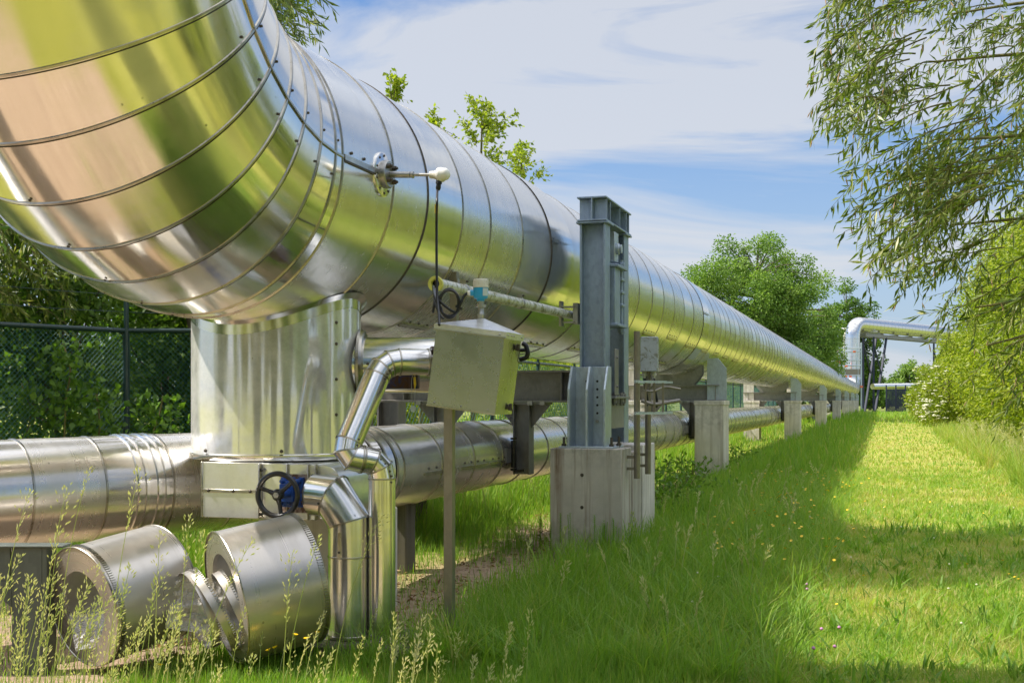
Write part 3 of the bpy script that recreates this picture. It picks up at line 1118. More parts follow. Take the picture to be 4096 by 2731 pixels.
# rusty blue valve block with chain and medallion
bv = thing('rusty_valve_block', 'rusty dark blue valve block hanging below the rusty flange', 'valve', at(1612, 1550, Z=8.35))
m = MB()
c = at(1590, 1513, Z=8.4)
m.box(c, (.19, .16, .14), Matrix.Rotation(TH, 3, 'Z'))
c2 = at(1657, 1510, Z=8.38)
m.box(c2, (.062, .17, .15), Matrix.Rotation(TH, 3, 'Z'))
m.tube([at(1640, 1500, Z=8.38), at(1640, 1450, Z=8.3)], .03, 12)
m.build('valve_body', M['rustblue'], bv, bevel=.008)
m = MB()
pc = at(1656, 1490, Z=8.27)
for sgn in (-1, 1):
    m.tube(catmull([pc + V((.0, 0, 0)), pc + V((.014 * sgn, -.01, -.06)), pc + V((.008 * sgn, -.012, -.22))], 6), .0022, 5)
m.build('chain', M['bolt'], bv)
m = MB()
m.lathe([(.0, -.002), (.022, -.002), (.022, .002), (.0, .002)], pc + V((0, -.014, -.245)), V((-.2, -1, .05)), 24)
m.build('medallion', M['label'], bv)
m = MB()
m.prism([(-.008, 0), (.006, 0), (.010, -.05), (.0, -.09), (-.007, -.04)], pc + V((.012, -.016, -.03)), V((CT, ST, 0)), ZA, V((0, -.003, 0)))
m.build('yellow_tag', M['yellow'], bv)

# ------------------------------------------------------------------ instrument cabinet on its post
po = at(1798, 2595, z=0)
post = thing('cabinet_post', 'bare strut channel post standing in the soil under the tilted metal cabinet', 'post', po)
m = MB()
w = .029
for dx in (-w, w - .006): m.bx(po.x + dx, po.x + dx + .006, po.y - w, po.y + w, -.1, 1.9)
m.bx(po.x - w + .006, po.x + w - .006, po.y - w, po.y - w + .005, -.1, 1.9)
m.bx(po.x - w + .006, po.x - w + .016, po.y + w - .005, po.y + w, -.1, 1.9)
m.bx(po.x + w - .016, po.x + w - .006, po.y + w - .005, po.y + w, -.1, 1.9)
m.build('channel', M['strut'], post)

cabc = at(1862, 1478, Z=7.78)
roll = math.radians(7.6)
Rr = Matrix.Rotation(roll, 3, 'Y')
CW, CH, CD = .462, .512, .37
O = cabc + V((0, .0, 0))


def cab(x, y, z): return O + Rr @ V((x, y, z))


cabinet = thing('instrument_cabinet', 'plain metal cabinet with hipped lid, hung askew on a strut post', 'cabinet', po)
m = MB()
hx, hz = CW / 2, CH / 2
y0, y1 = 0.0, CD
m.add([cab(x, y, z) for x in (-hx, hx) for y in (y0, y1) for z in (-hz, hz)], [(0, 1, 3, 2), (0, 4, 5, 1), (2, 3, 7, 6), (0, 2, 6, 4), (1, 5, 7, 3)])
m.add([cab(hx, y0, -hz), cab(hx + .012, y0 + CD * .42, -hz), cab(hx, y1, -hz), cab(hx, y0, hz), cab(hx + .012, y0 + CD * .42, hz), cab(hx, y1, hz)],
      [(0, 1, 4, 3), (1, 2, 5, 4), (0, 2, 1), (3, 4, 5)])
for x in (-hx + .05, 0, hx - .05): m.dome(cab(x, y0 - .001, -hz + .022), Rr @ -YA, .007, 1)
m.bar(cab(-hx - .002, y0 - .003, -hz), cab(hx, y0 - .003, -hz), .006, .012, 2)
m.build('cabinet_body', [M['cabinet'], M['bolt'], M['seam']], cabinet)
m = MB()
e = .012
lid = [cab(x, y, hz - .03) for x, y in ((-hx - e, y0 - e), (hx + e, y0 - e), (hx + e, y1 + e), (-hx - e, y1 + e))]
lid2 = [cab(x, y, hz + .012) for x, y in ((-hx - e, y0 - e), (hx + e, y0 - e), (hx + e, y1 + e), (-hx - e, y1 + e))]
apex = cab(.02, CD * .5, hz + .085)
m.add(lid + lid2 + [apex], [(0, 1, 5, 4), (1, 2, 6, 5), (2, 3, 7, 6), (3, 0, 4, 7), (4, 5, 8), (5, 6, 8), (6, 7, 8), (7, 4, 8)])
for x in (0, hx - .03): m.dome(cab(x, y0 - e - .001, hz - .009), Rr @ -YA, .007, 1)
for y in (.03, .1, .16, .33): m.dome(cab(hx + e + .001, y, hz - .006), Rr @ XA, .006, 1)
m.bar(cab(-hx - e, y0 - e - .002, hz - .026), cab(hx + e, y0 - e - .002, hz - .026), .008, .008, 2)
m.build('cabinet_lid', [M['panel'], M['bolt'], M['seam']], cabinet)
for zz in (hz - .075, -hz + .05):
    m = MB()
    b = cab(hx + .010, CD * .62, zz)
    ex, ey, ez = Rr @ XA, YA, Rr @ ZA
    R3 = Matrix((ex, ey, ez)).transposed()
    m.box(b + ex * .006, (.012, .05, .032), R3)
    m.torus(b + ex * .012 - ey * .022, ex, .018, .003, 14, 6)
    m.box(b + ex * .018, (.014, .022, .045), R3)
    m.tube(catmull([b + ex * .026, b + ex * .03 - ez * .04 + ey * .012, b + ex * .026 - ez * .08 - ey * .004, b + ex * .03 - ez * .1 + ey * .02], 5), .0022, 5)
    m.build('toggle_latch', M['boltdark'], cabinet)

hb = thing('black_grip_handle', 'black plastic grip handle behind the right edge of the metal cabinet', 'handle', at(2092, 1400, Z=8.1))
m = MB()
q = at(2096, 1400, Z=8.15)
m.tube(catmull([q + V((-.01, 0, .045)), q + V((.012, 0, .03)), q + V((.026, 0, -.02)), q + V((.012, 0, -.05)), q + V((-.03, 0, -.062))], 5), .016, 10)
m.tube([q + V((-.10, .0, .0)), q + V((.02, 0, -.0))], .013, 10)
m.build('grip', M['rubber'], hb)

# level transmitter on top of the cabinet
tb = at(1923, 1292, Z=7.98)
tx = thing('level_transmitter', 'sky blue transmitter with cream screw cap above the metal cabinet', 'transmitter', tb)
pxm = 7.98 / F
m = MB()
m.lathe([(.021, -.12), (.021, .045), (.0235, .05), (.0235, .06), (.020, .065), (.020, (1292 - 1228) * pxm), (.036, (1292 - 1228) * pxm), (.036, (1292 - 1218) * pxm), (.019, (1292 - 1218) * pxm), (.019, (1292 - 1203) * pxm)], tb, ZA, 24)
m.build('steel_stem', M['bolt'], tx)
m = MB()
b0 = (1292 - 1205) * pxm
m.lathe([(.024, b0), (.026, b0 + .012), (.044, b0 + .02), (.047, b0 + .03), (.049, b0 + .06), (.049, b0 + .088), (.0, b0 + .088)], tb, ZA, 28)
sd = V((-CT, -ST, 0))
m.tube([tb + ZA * (b0 + .055), tb + ZA * (b0 + .055) + sd * .068], [.022, .019], 14)
m.build('blue_housing', M['skyblue'], tx)
m = MB()
m.box(tb + ZA * (b0 + .058) + V((CT, ST, 0)) * .028 + V((ST, -CT, 0)) * .036, (.034, .014, .05), Matrix.Rotation(TH + .5, 3, 'Z'))
m.build('rating_plate', M['label'], tx)
m = MB()
c0 = b0 + .088
m.lathe([(.0, c0), (.0515, c0), (.053, c0 + .01), (.048, c0 + .014), (.049, c0 + .048), (.044, c0 + .056), (.0, c0 + .058)], tb, ZA, 32)
for k in range(18):
    t = 2 * math.pi * k / 18
    m.box(tb + V((math.cos(t) * .0485, math.sin(t) * .0485, c0 + .031)), (.006, .006, .034), Matrix.Rotation(t, 3, 'Z'))
m.build('screw_cap', M['ivory'], tx)
m = MB()
m.tube([tb + ZA * (b0 + .055) + sd * .066, tb + ZA * (b0 + .055) + sd * .086], [.018, .015], 12)
m.build('cable_gland', M['white'], tx)

# conduit with open yellow mouth
cl = -3.2
c0, c1 = at(1741, 1135, l=cl), at(2318, 1268, l=cl)
cond = thing('cable_conduit', 'long algae stained plastic conduit with open yellow mouth clamped to the steel column', 'conduit', c0)
cd = (c1 - c0).normalized()
CR = .046
m = MB()
Lc = (c1 - c0).length
m.lathe([(.036, .1), (.036, .0), (CR, .0), (CR, Lc)], c0, cd, 28, 0, caps=(False, True))
m.build('conduit_tube', M['conduit'], cond)
m = MB()
m.lathe([(.03, .02), (.034, -.004), (CR + .010, -.006), (CR + .014, .004), (CR + .012, .02), (CR + .005, .05), (CR + .002, .055)], c0, cd, 28, 0, caps=(False, False))
m.build('yellow_mouth', M['yellowedge'], cond)
m = MB()
m.lathe([(.0, .03), (.036, .03)], c0, cd, 24, 0)
m.build('dark_bore', M['rubber'], cond)
for dd in (.62, 2.2):
    m = MB()
    p = c0 + cd * dd
    m.lathe([(CR + .001, 0), (CR + .006, .003), (CR + .006, .03), (CR + .001, .033)], p, cd, 28, 0, caps=(False, False))
    m.box(p + cd * .016 + V((0, 0, CR + .02)), (.05, .03, .04))
    m.hexbolt(p + cd * .016 + V((.026, 0, CR + .022)), XA, .01, .012, 1)
    m.build('pipe_clip', [M['bolt'], M['boltdark']], cond)

us = at(1817, 1088, s=9.55)
strut2 = thing('conduit_strut', 'short upright strut channel holding the conduit above the metal cabinet', 'strut', V((us.x, us.y, 1.7)))
m = MB()
m.bx(us.x - .03, us.x + .03, us.y - .03, us.y - .025, 1.75, us.z)
m.bx(us.x - .03, us.x - .025, us.y - .025, us.y + .03, 1.75, us.z)
m.bx(us.x + .025, us.x + .03, us.y - .025, us.y + .03, 1.75, us.z)
m.bar((us.x, us.y, 1.80), (us.x - .75, us.y - .35, 1.80), .05, .05)
m.hexbolt((us.x + .03, us.y, us.z - .09), XA, .018, .02, 1)
m.box((us.x + .034, us.y, us.z - .09), (.008, .05, .07), m=1)
m.build('channel', [M['strut'], M['bolt']], strut2)

# cables
cab1 = MB()
h0 = at(1755, 740, s=HD.y)
pth = [HD + V((-.02, -.005, -.10)), at(1748, 800, Z=8.02), at(1746, 900, Z=8.05), at(1747, 1100, Z=8.0), at(1750, 1200, Z=7.95), at(1755, 1260, Z=7.83), at(1757, 1300, Z=7.74)]
cab1.tube(catmull(pth, 8), .0085, 10)
sl = at(1747, 832, Z=8.04)
cable = thing('probe_cable', 'black cable hanging from the white headed probe down to the metal cabinet', 'cable', pth[-1])
cab1.build('cable_run', M['rubber'], cable)
m = MB()
m.tube([at(1746, 818, Z=8.04), at(1746, 853, Z=8.04)], .0125, 12)
m.build('yellow_marker', M['yellow'], cable)
coil = thing('coiled_cable', 'black cable looped in a coil between the conduit mouth and the blue transmitter', 'cable', at(1795, 1280, Z=7.95))
m = MB()
cc = at(1797, 1213, Z=7.98)
ux, uz = V((CT, ST, 0)), ZA
loop = [at(1733, 1145, Z=8.6), at(1735, 1170, Z=8.1), at(1744, 1200, Z=7.97)]
for turn in range(2):
    for k in range(14):
        t = math.pi * 1.08 + 2 * math.pi * k / 14
        loop.append(cc + ux * math.cos(t) * (.060 + .006 * turn) + uz * math.sin(t) * (.094 - .010 * turn) + V((ST, -CT, 0)) * (.012 * turn))
loop += [cc + ux * .04 - uz * .06, at(1842, 1215, Z=7.97), at(1855, 1185, Z=7.98), tb + ZA * (b0 + .055) + sd * .085]
m.tube(catmull(loop, 5), .0088, 9)
tails = [[at(1738, 1155, Z=8.3), at(1742, 1210, Z=7.98), at(1760, 1260, Z=7.9), at(1774, 1275, Z=7.88)], [at(1736, 1160, Z=8.3), at(1738, 1205, Z=8.0), at(1732, 1250, Z=7.95)]]
for t in tails: m.tube(catmull(t, 6), .0085, 8)
m.build('cable_loops', M['rubber'], coil)
m = MB()
m.tube([at(1833, 1235, Z=7.97), at(1838, 1226, Z=7.97)], .026, 10)
m.build('cable_tie', M['rubber'], coil)

# ------------------------------------------------------------------ steel support frames
def h_profile(w, h, tf, tw):
    """I section, web along v"""
    a, b = w / 2, h / 2
    return [(-a, -b), (a, -b), (a, -b + tf), (tw / 2, -b + tf), (tw / 2, b - tf), (a, b - tf), (a, b), (-a, b), (-a, b - tf), (-tw / 2, b - tf), (-tw / 2, -b + tf), (-a, -b + tf)]


P1a, P1b = -3.285, -2.535
SF = 12.15


def concrete_plinth(label, x0, x1, y0, y1, top, mat, group=None):
    m = MB()
    nx, nz = 6, 9
    m.bx(x0, x1, y0, y1, -.4, top)
    for zz in (top - .27, top - .6): m.lathe([(.016, .004), (.02, -.004), (.02, -.006)], ((x0 * .55 + x1 * .45), y0 - .001, zz), -YA, 12, 1, caps=(True, True))
    o = m.build('concrete_plinth', [mat, M['boltdark']], bevel=.012, subs=2)
    return tag(o, label, 'plinth', group)


concrete_plinth('stained concrete block with moss edged top under the bolted front column bracket', P1a, P1b, SF, SF + .5, 1.112, M['concrete'])
concrete_plinth('slightly lower concrete block in the gap behind the front column block', P1a + .05, P1b - .004, SF + .58, SF + 1.06, 1.055, M['concrete'])
concrete_plinth('rearmost of the three concrete blocks under the steel column frame', P1a + .05, P1b + .002, SF + 1.13, SF + 1.85, 1.115, M['concretepale'])
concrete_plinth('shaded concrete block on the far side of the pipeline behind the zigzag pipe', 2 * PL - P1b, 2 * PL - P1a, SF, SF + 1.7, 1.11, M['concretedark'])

colf = thing('steel_column_frame', 'tall blue grey galvanised twin column frame beside the pipeline on concrete blocks', 'column', (-2.92, SF + .3, 1.12))
hc = h_profile(.235, .275, .022, .014)        # u along y, v along x
for q, (ya, zb) in enumerate(((12.62, 1.13), (13.60, 1.13))):
    m = MB()
    m.prism(hc, (-2.92, ya, zb), YA, XA, ZA * (3.45 - zb))
    m.bx(-3.09, -2.75, ya - .15, ya + .15, 3.45, 3.47)
    m.build('column', M['galv'], colf, bevel=.003)
m = MB()
hb2 = h_profile(.315, .255, .018, .014)
m.prism(hb2, (-2.92, 12.46, 3.60), XA, ZA, YA * 1.32)
for yy in (12.55, 12.72, 13.2, 13.55, 13.7):
    for sx in (-1, 1): m.bx(-2.92 + sx * .08 - .068, -2.92 + sx * .08 + .068, yy - .007, yy + .007, 3.492, 3.708)
m.build('top_beam', M['galv'], colf, bevel=.003)
m = MB()
by = 12.47
m.bx(-3.115, -2.715, by, by + .02, 1.13, 1.95)
for xx in (-3.115, -2.925, -2.737):
    poly = [(0, 0), (-.27, 0), (-.27, .58), (-.13, .82), (0, .82)]
    m.prism(poly, (xx - .0, by, 1.131), YA, ZA, XA * .022)
m.bx(-3.2, -2.62, 12.18, 12.66, 1.112, 1.131)
for zz in (1.82, 1.74, 1.66, 1.58, 1.50): pass
m.build('base_bracket', M['galvlight'], colf, bevel=.003)
m = MB()
for k in range(5):
    for xx in (-2.975, -2.86):
        m.lathe([(.0, .0015), (.0125, .0015), (.0125, -.004)], (xx, by - .001, 1.80 - k * .083), -YA, 14, 0)
m.build('bolt_holes', M['rubber'], colf)
m = MB()
for xx in (-2.975, -2.86): m.hexbolt((xx, by, 1.80 - 5 * .083), -YA, .018, .016)
m.build('bracket_bolts', M['bolt'], colf)
for xx, yy in ((-3.16, 12.24), (-2.66, 12.24), (-2.63, 12.45), (-3.16, 12.6), (-2.66, 12.62)):
    m = MB()
    m.lathe([(.013, 0), (.013, .115), (.0, .115)], (xx, yy, 1.11), ZA, 10)
    m.lathe([(.026, .018), (.026, .045), (.0, .045)], (xx, yy, 1.11), ZA, 6, smooth=False)
    m.build('anchor_bolt', M['boltdark'], colf)
# damper and pin between the columns
m = MB()
m.bx(-2.90, -2.74, 12.78, 13.06, 2.42, 3.02)
m.bx(-2.91, -2.70, 12.76, 13.26, 3.02, 3.05)
m.bx(-2.91, -2.70, 12.76, 13.26, 2.39, 2.42)
for zz in (2.62, 2.76, 2.9): m.bx(-2.80, -2.72, 13.07, 13.24, zz, zz + .03)
m.tube([(-2.75, 13.16, 2.32), (-2.75, 13.16, 3.13)], .022, 12)
for zz in (3.05, 2.34): m.lathe([(.045, 0), (.045, .05), (.0, .05)], (-2.75, 13.16, zz), ZA, 6, smooth=False)
m.bx(-2.92, -2.90, 12.74, 13.46, 2.38, 3.45)
m.build('damper_box', M['galv'], colf, bevel=.004)
m = MB()
m.lathe([(.0, 0), (.06, 0), (.06, .03), (.048, .035), (.048, .06), (.0, .06)], (-2.78, 13.05, 3.24), XA, 24)
m.bx(-2.86, -2.78, 12.95, 13.15, 3.1, 3.42)
m.build('hinge_pin', M['galvlight'], colf, bevel=.003)
m = MB()
m.bx(-2.86, -2.78, 12.78, 13.45, 1.30, 1.62)
m.bx(-2.9, -2.72, 12.72, 13.5, 1.62, 1.645)
for yy in (12.85, 12.98, 13.2, 13.34):
    m.hexbolt((-2.76, yy, 1.645), ZA, .03, .03)
    m.hexbolt((-2.76, yy, 1.62), -ZA, .03, .05)
m.bx(-2.745, -2.735, 12.76, 12.95, 1.66, 2.15)
for zz in (1.75, 2.06): m.hexbolt((-2.735, 12.85, zz), XA, .016, .012)
m.build('foot_bracing', M['girder'], colf, bevel=.003)
m = MB()
m.bx(-3.12, -3.07, 12.46, 12.6, 2.4, 2.62)
for zz in (2.42, 2.58):
    m.bx(-3.23, -3.1, 12.42, 12.52, zz - .006, zz + .006)
    m.hexbolt((-3.075, 12.45, zz), -YA, .018, .016)
m.bx(-3.26, -3.235, 12.42, 12.52, 2.38, 2.64)
m.build('conduit_clamp', M['bolt'], colf)

# far-side column frame of the same portal, hidden mostly by the pipe
colg = thing('rear_column_frame', 'steel column frame on the far side of the pipeline behind the cabinet', 'column', (2 * PL + 2.92, SF + .9, 1.12))
for ya in (12.62, 13.60):
    m = MB()
    m.prism(hc, (2 * PL + 2.92, ya, 1.11), YA, XA, ZA * 2.3)
    m.build('column', M['girder'], colg)
m = MB()
m.prism(h_profile(.30, .24, .018, .014), (2 * PL + 2.92, 12.46, 3.54), XA, ZA, YA * 1.32)
m.build('top_beam', M['girder'], colg)

FRAMES = [13.1, 25.9, 49.9, 72.6, 96.8, 118.7, 142.0, 165.0]


def cross_frame(s, x0, x1, label):
    t = thing('cross_girder', label, 'girder', (PL, s, 1.58))
    m = MB()
    m.prism(h_profile(.30, .35, .024, .016), (x0, s, 1.755), YA, ZA, XA * (x1 - x0))
    for xx in (PL - .95, PL + .9): m.bx(xx - .008, xx + .008, s - .14, s + .14, 1.605, 1.905)
    m.build('girder_beam', M['girder'], t, bevel=.003)
    for sgn in (-1, 1):
        xx = LL + sgn * (LR + .10)
        hgr = MB()
        hgr.prism(h_profile(.19, .19, .014, .012), (xx, s, LZ - .22), YA, XA, ZA * (1.555 - LZ + .22))
        hgr.bx(xx - .30, xx + .30, s - .13, s + .13, 1.555, 1.578)
        poly = [(0, 0), (.22, 0), (0, -.26)]
        hgr.prism(poly, (xx + sgn * .095, s - .006, 1.554), XA * sgn, ZA, YA * .012)
        hgr.prism(poly, (xx - sgn * .095, s - .006, 1.554), XA * -sgn, ZA, YA * .012)
        for q in (-.25, -.1, .12, .26): hgr.bx(xx + q - .03, xx + q + .03, s - .16, s - .11, 1.548, 1.595, 1)
        h = hgr.build('hanger', [M['girder'], M['bolt']], t, bevel=.002)
        r = MB()
        rx, ry = LL + sgn * (LR + .035), s - .16
        r.tube([(rx, ry, LZ - .14), (rx, ry, LZ + .16)], .032, 16)
        for zz in (-.17, .17): r.lathe([(.036, -.012), (.036, .012), (.0, .012)], (rx, ry, LZ + zz + .01), ZA, 14)
        r.bx(rx, rx + .09 * sgn if sgn > 0 else rx, ry, ry + .1, LZ - .19, LZ - .16) if sgn > 0 else None
        r.build('guide_roller', M['blackpaint'], h)
        p = MB()
        p.bx(LL + sgn * LR - .02, LL + sgn * LR + .02, s - .36, s - .2, LZ - .08, LZ + .08)
        p.build('slide_plate', M['girder'], h)
    if s < 20: return t
    sd = MB()
    n = 14
    a0 = math.radians(38)
    arc = [(math.sin(-a0 + 2 * a0 * k / n) * (PR + .004), 1 - math.cos(-a0 + 2 * a0 * k / n) * 1.0) for k in range(n + 1)]
    zb = PZ - PR - .004
    poly = [(-.46, -.20), (.46, -.20), (.62, .0)] + [(a, b) for a, b in arc[::-1]] + [(-.62, .0)]
    for yy in (-.13, .11): sd.prism(poly, (PL, s + yy, zb), XA, ZA, YA * .02)
    sd.bx(PL - .5, PL + .5, s - .16, s + .16, zb - .212, zb - .20)
    sd.bx(PL - .42, PL + .42, s - .02, s + .02, zb - .2, zb - .02)
    sd.build('pipe_saddle', M['girder'], t, bevel=.002)
    return t


ORD = ['by the tall steel columns', 'second', 'third', 'fourth', 'fifth', 'sixth', 'seventh', 'eighth']
for i, s in enumerate(FRAMES):
    near = i == 0
    lab = 'weathered cross girder under the pipeline joined to the tall twin column frame' if near else f'cross girder under the pipeline at its {ORD[i]} support counted from the tall twin columns'
    t = cross_frame(s, 2 * PL + 2.95 if near else 2 * PL + 3.12, -2.95 if near else -3.30, lab)
    t['group'] = 'cross girders along the pipeline'
    if near: continue
    for sgn, side in ((1, 'path'), (-1, 'fence')):
        def X(x): return PL + sgn * (x - PL)
        m = MB()
        xa, xb = sorted((X(-3.56), X(-3.15)))
        poly = [(0, 0), (.41, 0), (.41, .66), (.23, .88), (0, .88)]
        g = thing('guide_plate', f'galvanised upright guide plate beside the pipeline, {side} side, {ORD[i]} support from the tall columns', 'plate', (X(-3.35), s, 1.6), 'guide plates along the pipeline')
        m.prism(poly if sgn > 0 else [(.41 - a, b) for a, b in poly][::-1], (xa, s - .1, 1.602), XA, ZA, YA * .025)
        m.prism(h_profile(.28, .2, .014, .012), ((xa + xb) / 2, s + .07, 1.602), XA, YA, ZA * .6)
        m.build('plate', M['galvlight'] if sgn > 0 else M['concretepale'], g, bevel=.003)  # fence-side steel plates take the pale concrete colour to look sunlit
        m = MB()
        m.bx(xa + .02, xb - .02, s - .14, s + .2, 1.6005, 1.613)
        m.build('foot', M['girder'], g)
        m = MB()
        p0, p1 = sorted((X(-3.79), X(-3.185)))
        m.bx(p0, p1, s - .32, s + .55, -.4, 1.598)
        m.bx(p0 - .015, p1 + .015, s - .335, s + .565, 1.50, 1.60)
        o = m.build('concrete_plinth', M['concretepale'], bevel=.012, subs=2)
        tag(o, f'pale concrete block under the guide plate, {side} side, {ORD[i]} support from the tall columns', 'plinth', 'concrete blocks along the pipeline')

# ------------------------------------------------------------------ control box on tubes beside the columns
tube1 = at(2548, 1600, l=-2.43)
tube2 = at(2592, 1600, l=-2.43)
for nm, p, z0, z1, lab in (('mounting_tube', tube1, .80, 2.31, 'longer upright steel tube carrying the grey control box'), ('mounting_tube', tube2, .81, 2.1, 'shorter upright steel tube behind the cable rack below the control box')):
    m = MB()
    m.lathe([(.026, z0), (.032, z0), (.032, z1), (.026, z1), (.026, z1 - .2)], (p.x, p.y, 0), ZA, 24, caps=(False, False))
    for zz in (1.02, .9): m.bar((p.x, p.y, zz), (P1b + .002, p.y, zz), .03, .03)
    o = m.build(nm, M['strut'])
    tag(o, lab, 'tube', 'tubes carrying the control box')
cb = thing('control_box', 'grey electrical control box with two cable glands mounted beside the steel columns', 'control box', (tube1.x + .1, tube1.y, 1.9))
bw, bh, bd = .185, .37, .28
Rb = Matrix.Rotation(math.radians(9), 3, 'Z')
bc0 = at(2596, 1415, Z=13.0)
m = MB()
m.box(bc0 + Rb @ V((0, bd / 2, 0)), (bw, bd * .66, bh), Rb)
m.box(bc0 + Rb @ V((0.0, bd * .98, 0)), (bw + .006, bd * .3, bh + .006), Rb)
m.build('enclosure', M['boxgrey'], cb, bevel=.008, subs=2)
m = MB()
m.box(bc0 + Rb @ V((bw / 2 + .004, bd * .8, bh / 2 - .04)), (.006, .03, .03), Rb)
m.build('latch', M['bolt'], cb)
for k in (-.055, .045):
    m = MB()
    g = bc0 + Rb @ V((k, bd * .5, -bh / 2))
    m.lathe([(.026, 0), (.026, -.02), (.032, -.022), (.032, -.045), (.02, -.05), (.018, -.07), (.0, -.07)], g, ZA, 12)
    m.build('cable_gland', M['ivory'], cb)
    m = MB()
    m.tube(catmull([g - ZA * .06, g + V((.01, -.01, -.16)), g + V((.035, 0, -.3)), g + V((.03, .02, -.38))], 6), .014, 9)
    m.build('cable', M['rubber'], cb)
rack = thing('cable_rack', 'small galvanised cable rack with ladder rungs below the grey control box', 'cable rack', (tube1.x + .1, tube1.y + .2, 1.45))
ra = at(2560, 1600, l=-2.39)
m = MB()
for zz in (1.79, 1.47):
    m = MB()
    for yo in (0, .62): m.bar((-2.40, ra.y + yo * .6 - .2, zz), (-2.12 - .02, ra.y + yo * .6 + .1, zz), .03, .022)
    m.bar((-2.40, ra.y - .2, zz), (-2.40, ra.y + .35, zz), .022, .03)
    m.build('rack_rail', M['galvlight'], rack)
pass
for k in range(4):
    m = MB()
    m.bar((-2.39 + .075 * k, ra.y - .17 + .08 * k, 1.46), (-2.39 + .075 * k, ra.y - .17 + .08 * k, 1.80), .02, .012)
    m.build('upright', M['strut'], rack)
m = MB()
m.tube(catmull([(-2.42, 12.6, 1.60), (-2.3, 12.65, 1.56), (-2.18, 12.8, 1.58), (-2.08, 12.95, 1.60)], 6), .02, 8)
m.tube(catmull([(-2.40, 12.6, 1.70), (-2.3, 12.65, 1.70), (-2.2, 12.8, 1.74), (-2.06, 12.9, 1.72)], 6), .012, 8)
m.tube(catmull([bc0 + V((.0, .1, -.22)), bc0 + V((.03, .1, -.32)), bc0 + V((-.03, .1, -.38))], 6), .009, 8)
m.build('loose_wires', M['strut'], rack)

# ------------------------------------------------------------------ galvanised steel bracket at the near left
gp = thing('steel_bracket', 'dark galvanised steel post with haunched arm beside the scrap pipe shells', 'bracket', at(110, 2600, Z=7.4))
m = MB()
Zg = 7.35
tl, tr = at(40, 2189, Z=Zg), at(186, 2189, Z=Zg)
ex = V((CT, ST, 0))
ey = V((-ST, CT, 0))
top = at(140, 2189, Z=Zg)
Rg = Matrix((ex, ey, ZA)).transposed()
m.box(top + ex * -.04 + ZA * (-(top.z + .3) / 2) , (.17, .02, top.z + .3), Rg)
m.box(top + ex * .06 + ey * .07 + ZA * (-(top.z + .3) / 2), (.03, .16, top.z + .3), Rg)
m.box(top + ex * -.13 + ey * .07 + ZA * (-(top.z + .3) / 2), (.02, .14, top.z + .3), Rg)
m.build('post', M['bracket'], gp, bevel=.003)
m = MB()
a = top + ex * -.14
m.box(a + ex * -.45 + ZA * -.10 + ey * .01, (.88, .018, .20), Rg)
m.box(a + ex * -.29 + ZA * .008 + ey * .05, (1.22, .16, .014), Rg)
m.prism([(0, -.20), (0, -.36), (-.20, -.20)], a + ey * .0, ex, ZA, ey * .02)
m.build('arm', M['bracket'], gp, bevel=.003)
sd_ = thing('pipe_shoe', 'grey steel shoe under the left end of the lower pipe', 'shoe', at(20, 2160, Z=9.2))
q = at(15, 2150, Z=9.25)
m = MB()
m.box(q + ZA * -.03, (.3, .25, .12), Rg)
m.box(q + ZA * -.5, (.16, .16, .9), Rg)
m.build('shoe_plate', M['girder'], sd_, bevel=.003)

# ------------------------------------------------------------------ scrap cladding shells on the ground
def cam_dir(x, y, z):
    """direction given as right, up, away from the photographer"""
    return V((x * CT - z * ST, x * ST + z * CT, y)).normalized()


def shell(label, c, d, R, L, hole, tooth_at, loc, flange_face=True):
    t = thing('pipe_shell', label, 'pipe cover', loc, 'scrap pipe shells on the ground')
    m = MB()
    n = 72
    m.lathe([(R, 0), (R + .002, L * .5), (R, L)], c, d, n, 0, caps=(False, False), tone=.5)
    m.lathe([(R - .006, L), (R - .007, L * .5), (R - .006, .004)], c, d, n, 0, caps=(False, False), tone=.2)
    m.torus(c, d, R, .005, n, 6, 1)
    m.torus(c + d * L, d, R, .005, n, 6, 1)
    m.build('shell', [M['shell'], M['seam']], t)
    if flange_face:
        m = MB()
        m.lathe([(hole, .03), (hole, .004), (R - .004, .002)], c, d, n, 0, caps=(False, False), tone=.6)
        m.lathe([(R - .004, .006), (hole + .004, .008)], c, d, n, 0, caps=(False, False), tone=.2)
        m.build('end_plate', M['shell'], t)
    m = MB()
    fa, e1, e2 = frame(d)
    cc = c + d * (L * tooth_at)
    nt = 150
    for k in range(nt):
        a = 2 * math.pi * k / nt
        nrm = e1 * math.cos(a) + e2 * math.sin(a)
        tt = fa.cross(nrm)
        Rk = Matrix((nrm, tt, fa)).transposed()
        m.box(cc + nrm * (R + .004), (.006, R * 2 * math.pi / nt * .55, .030), Rk)
    m.build('toothed_rim', M['seam'], t)
    return t


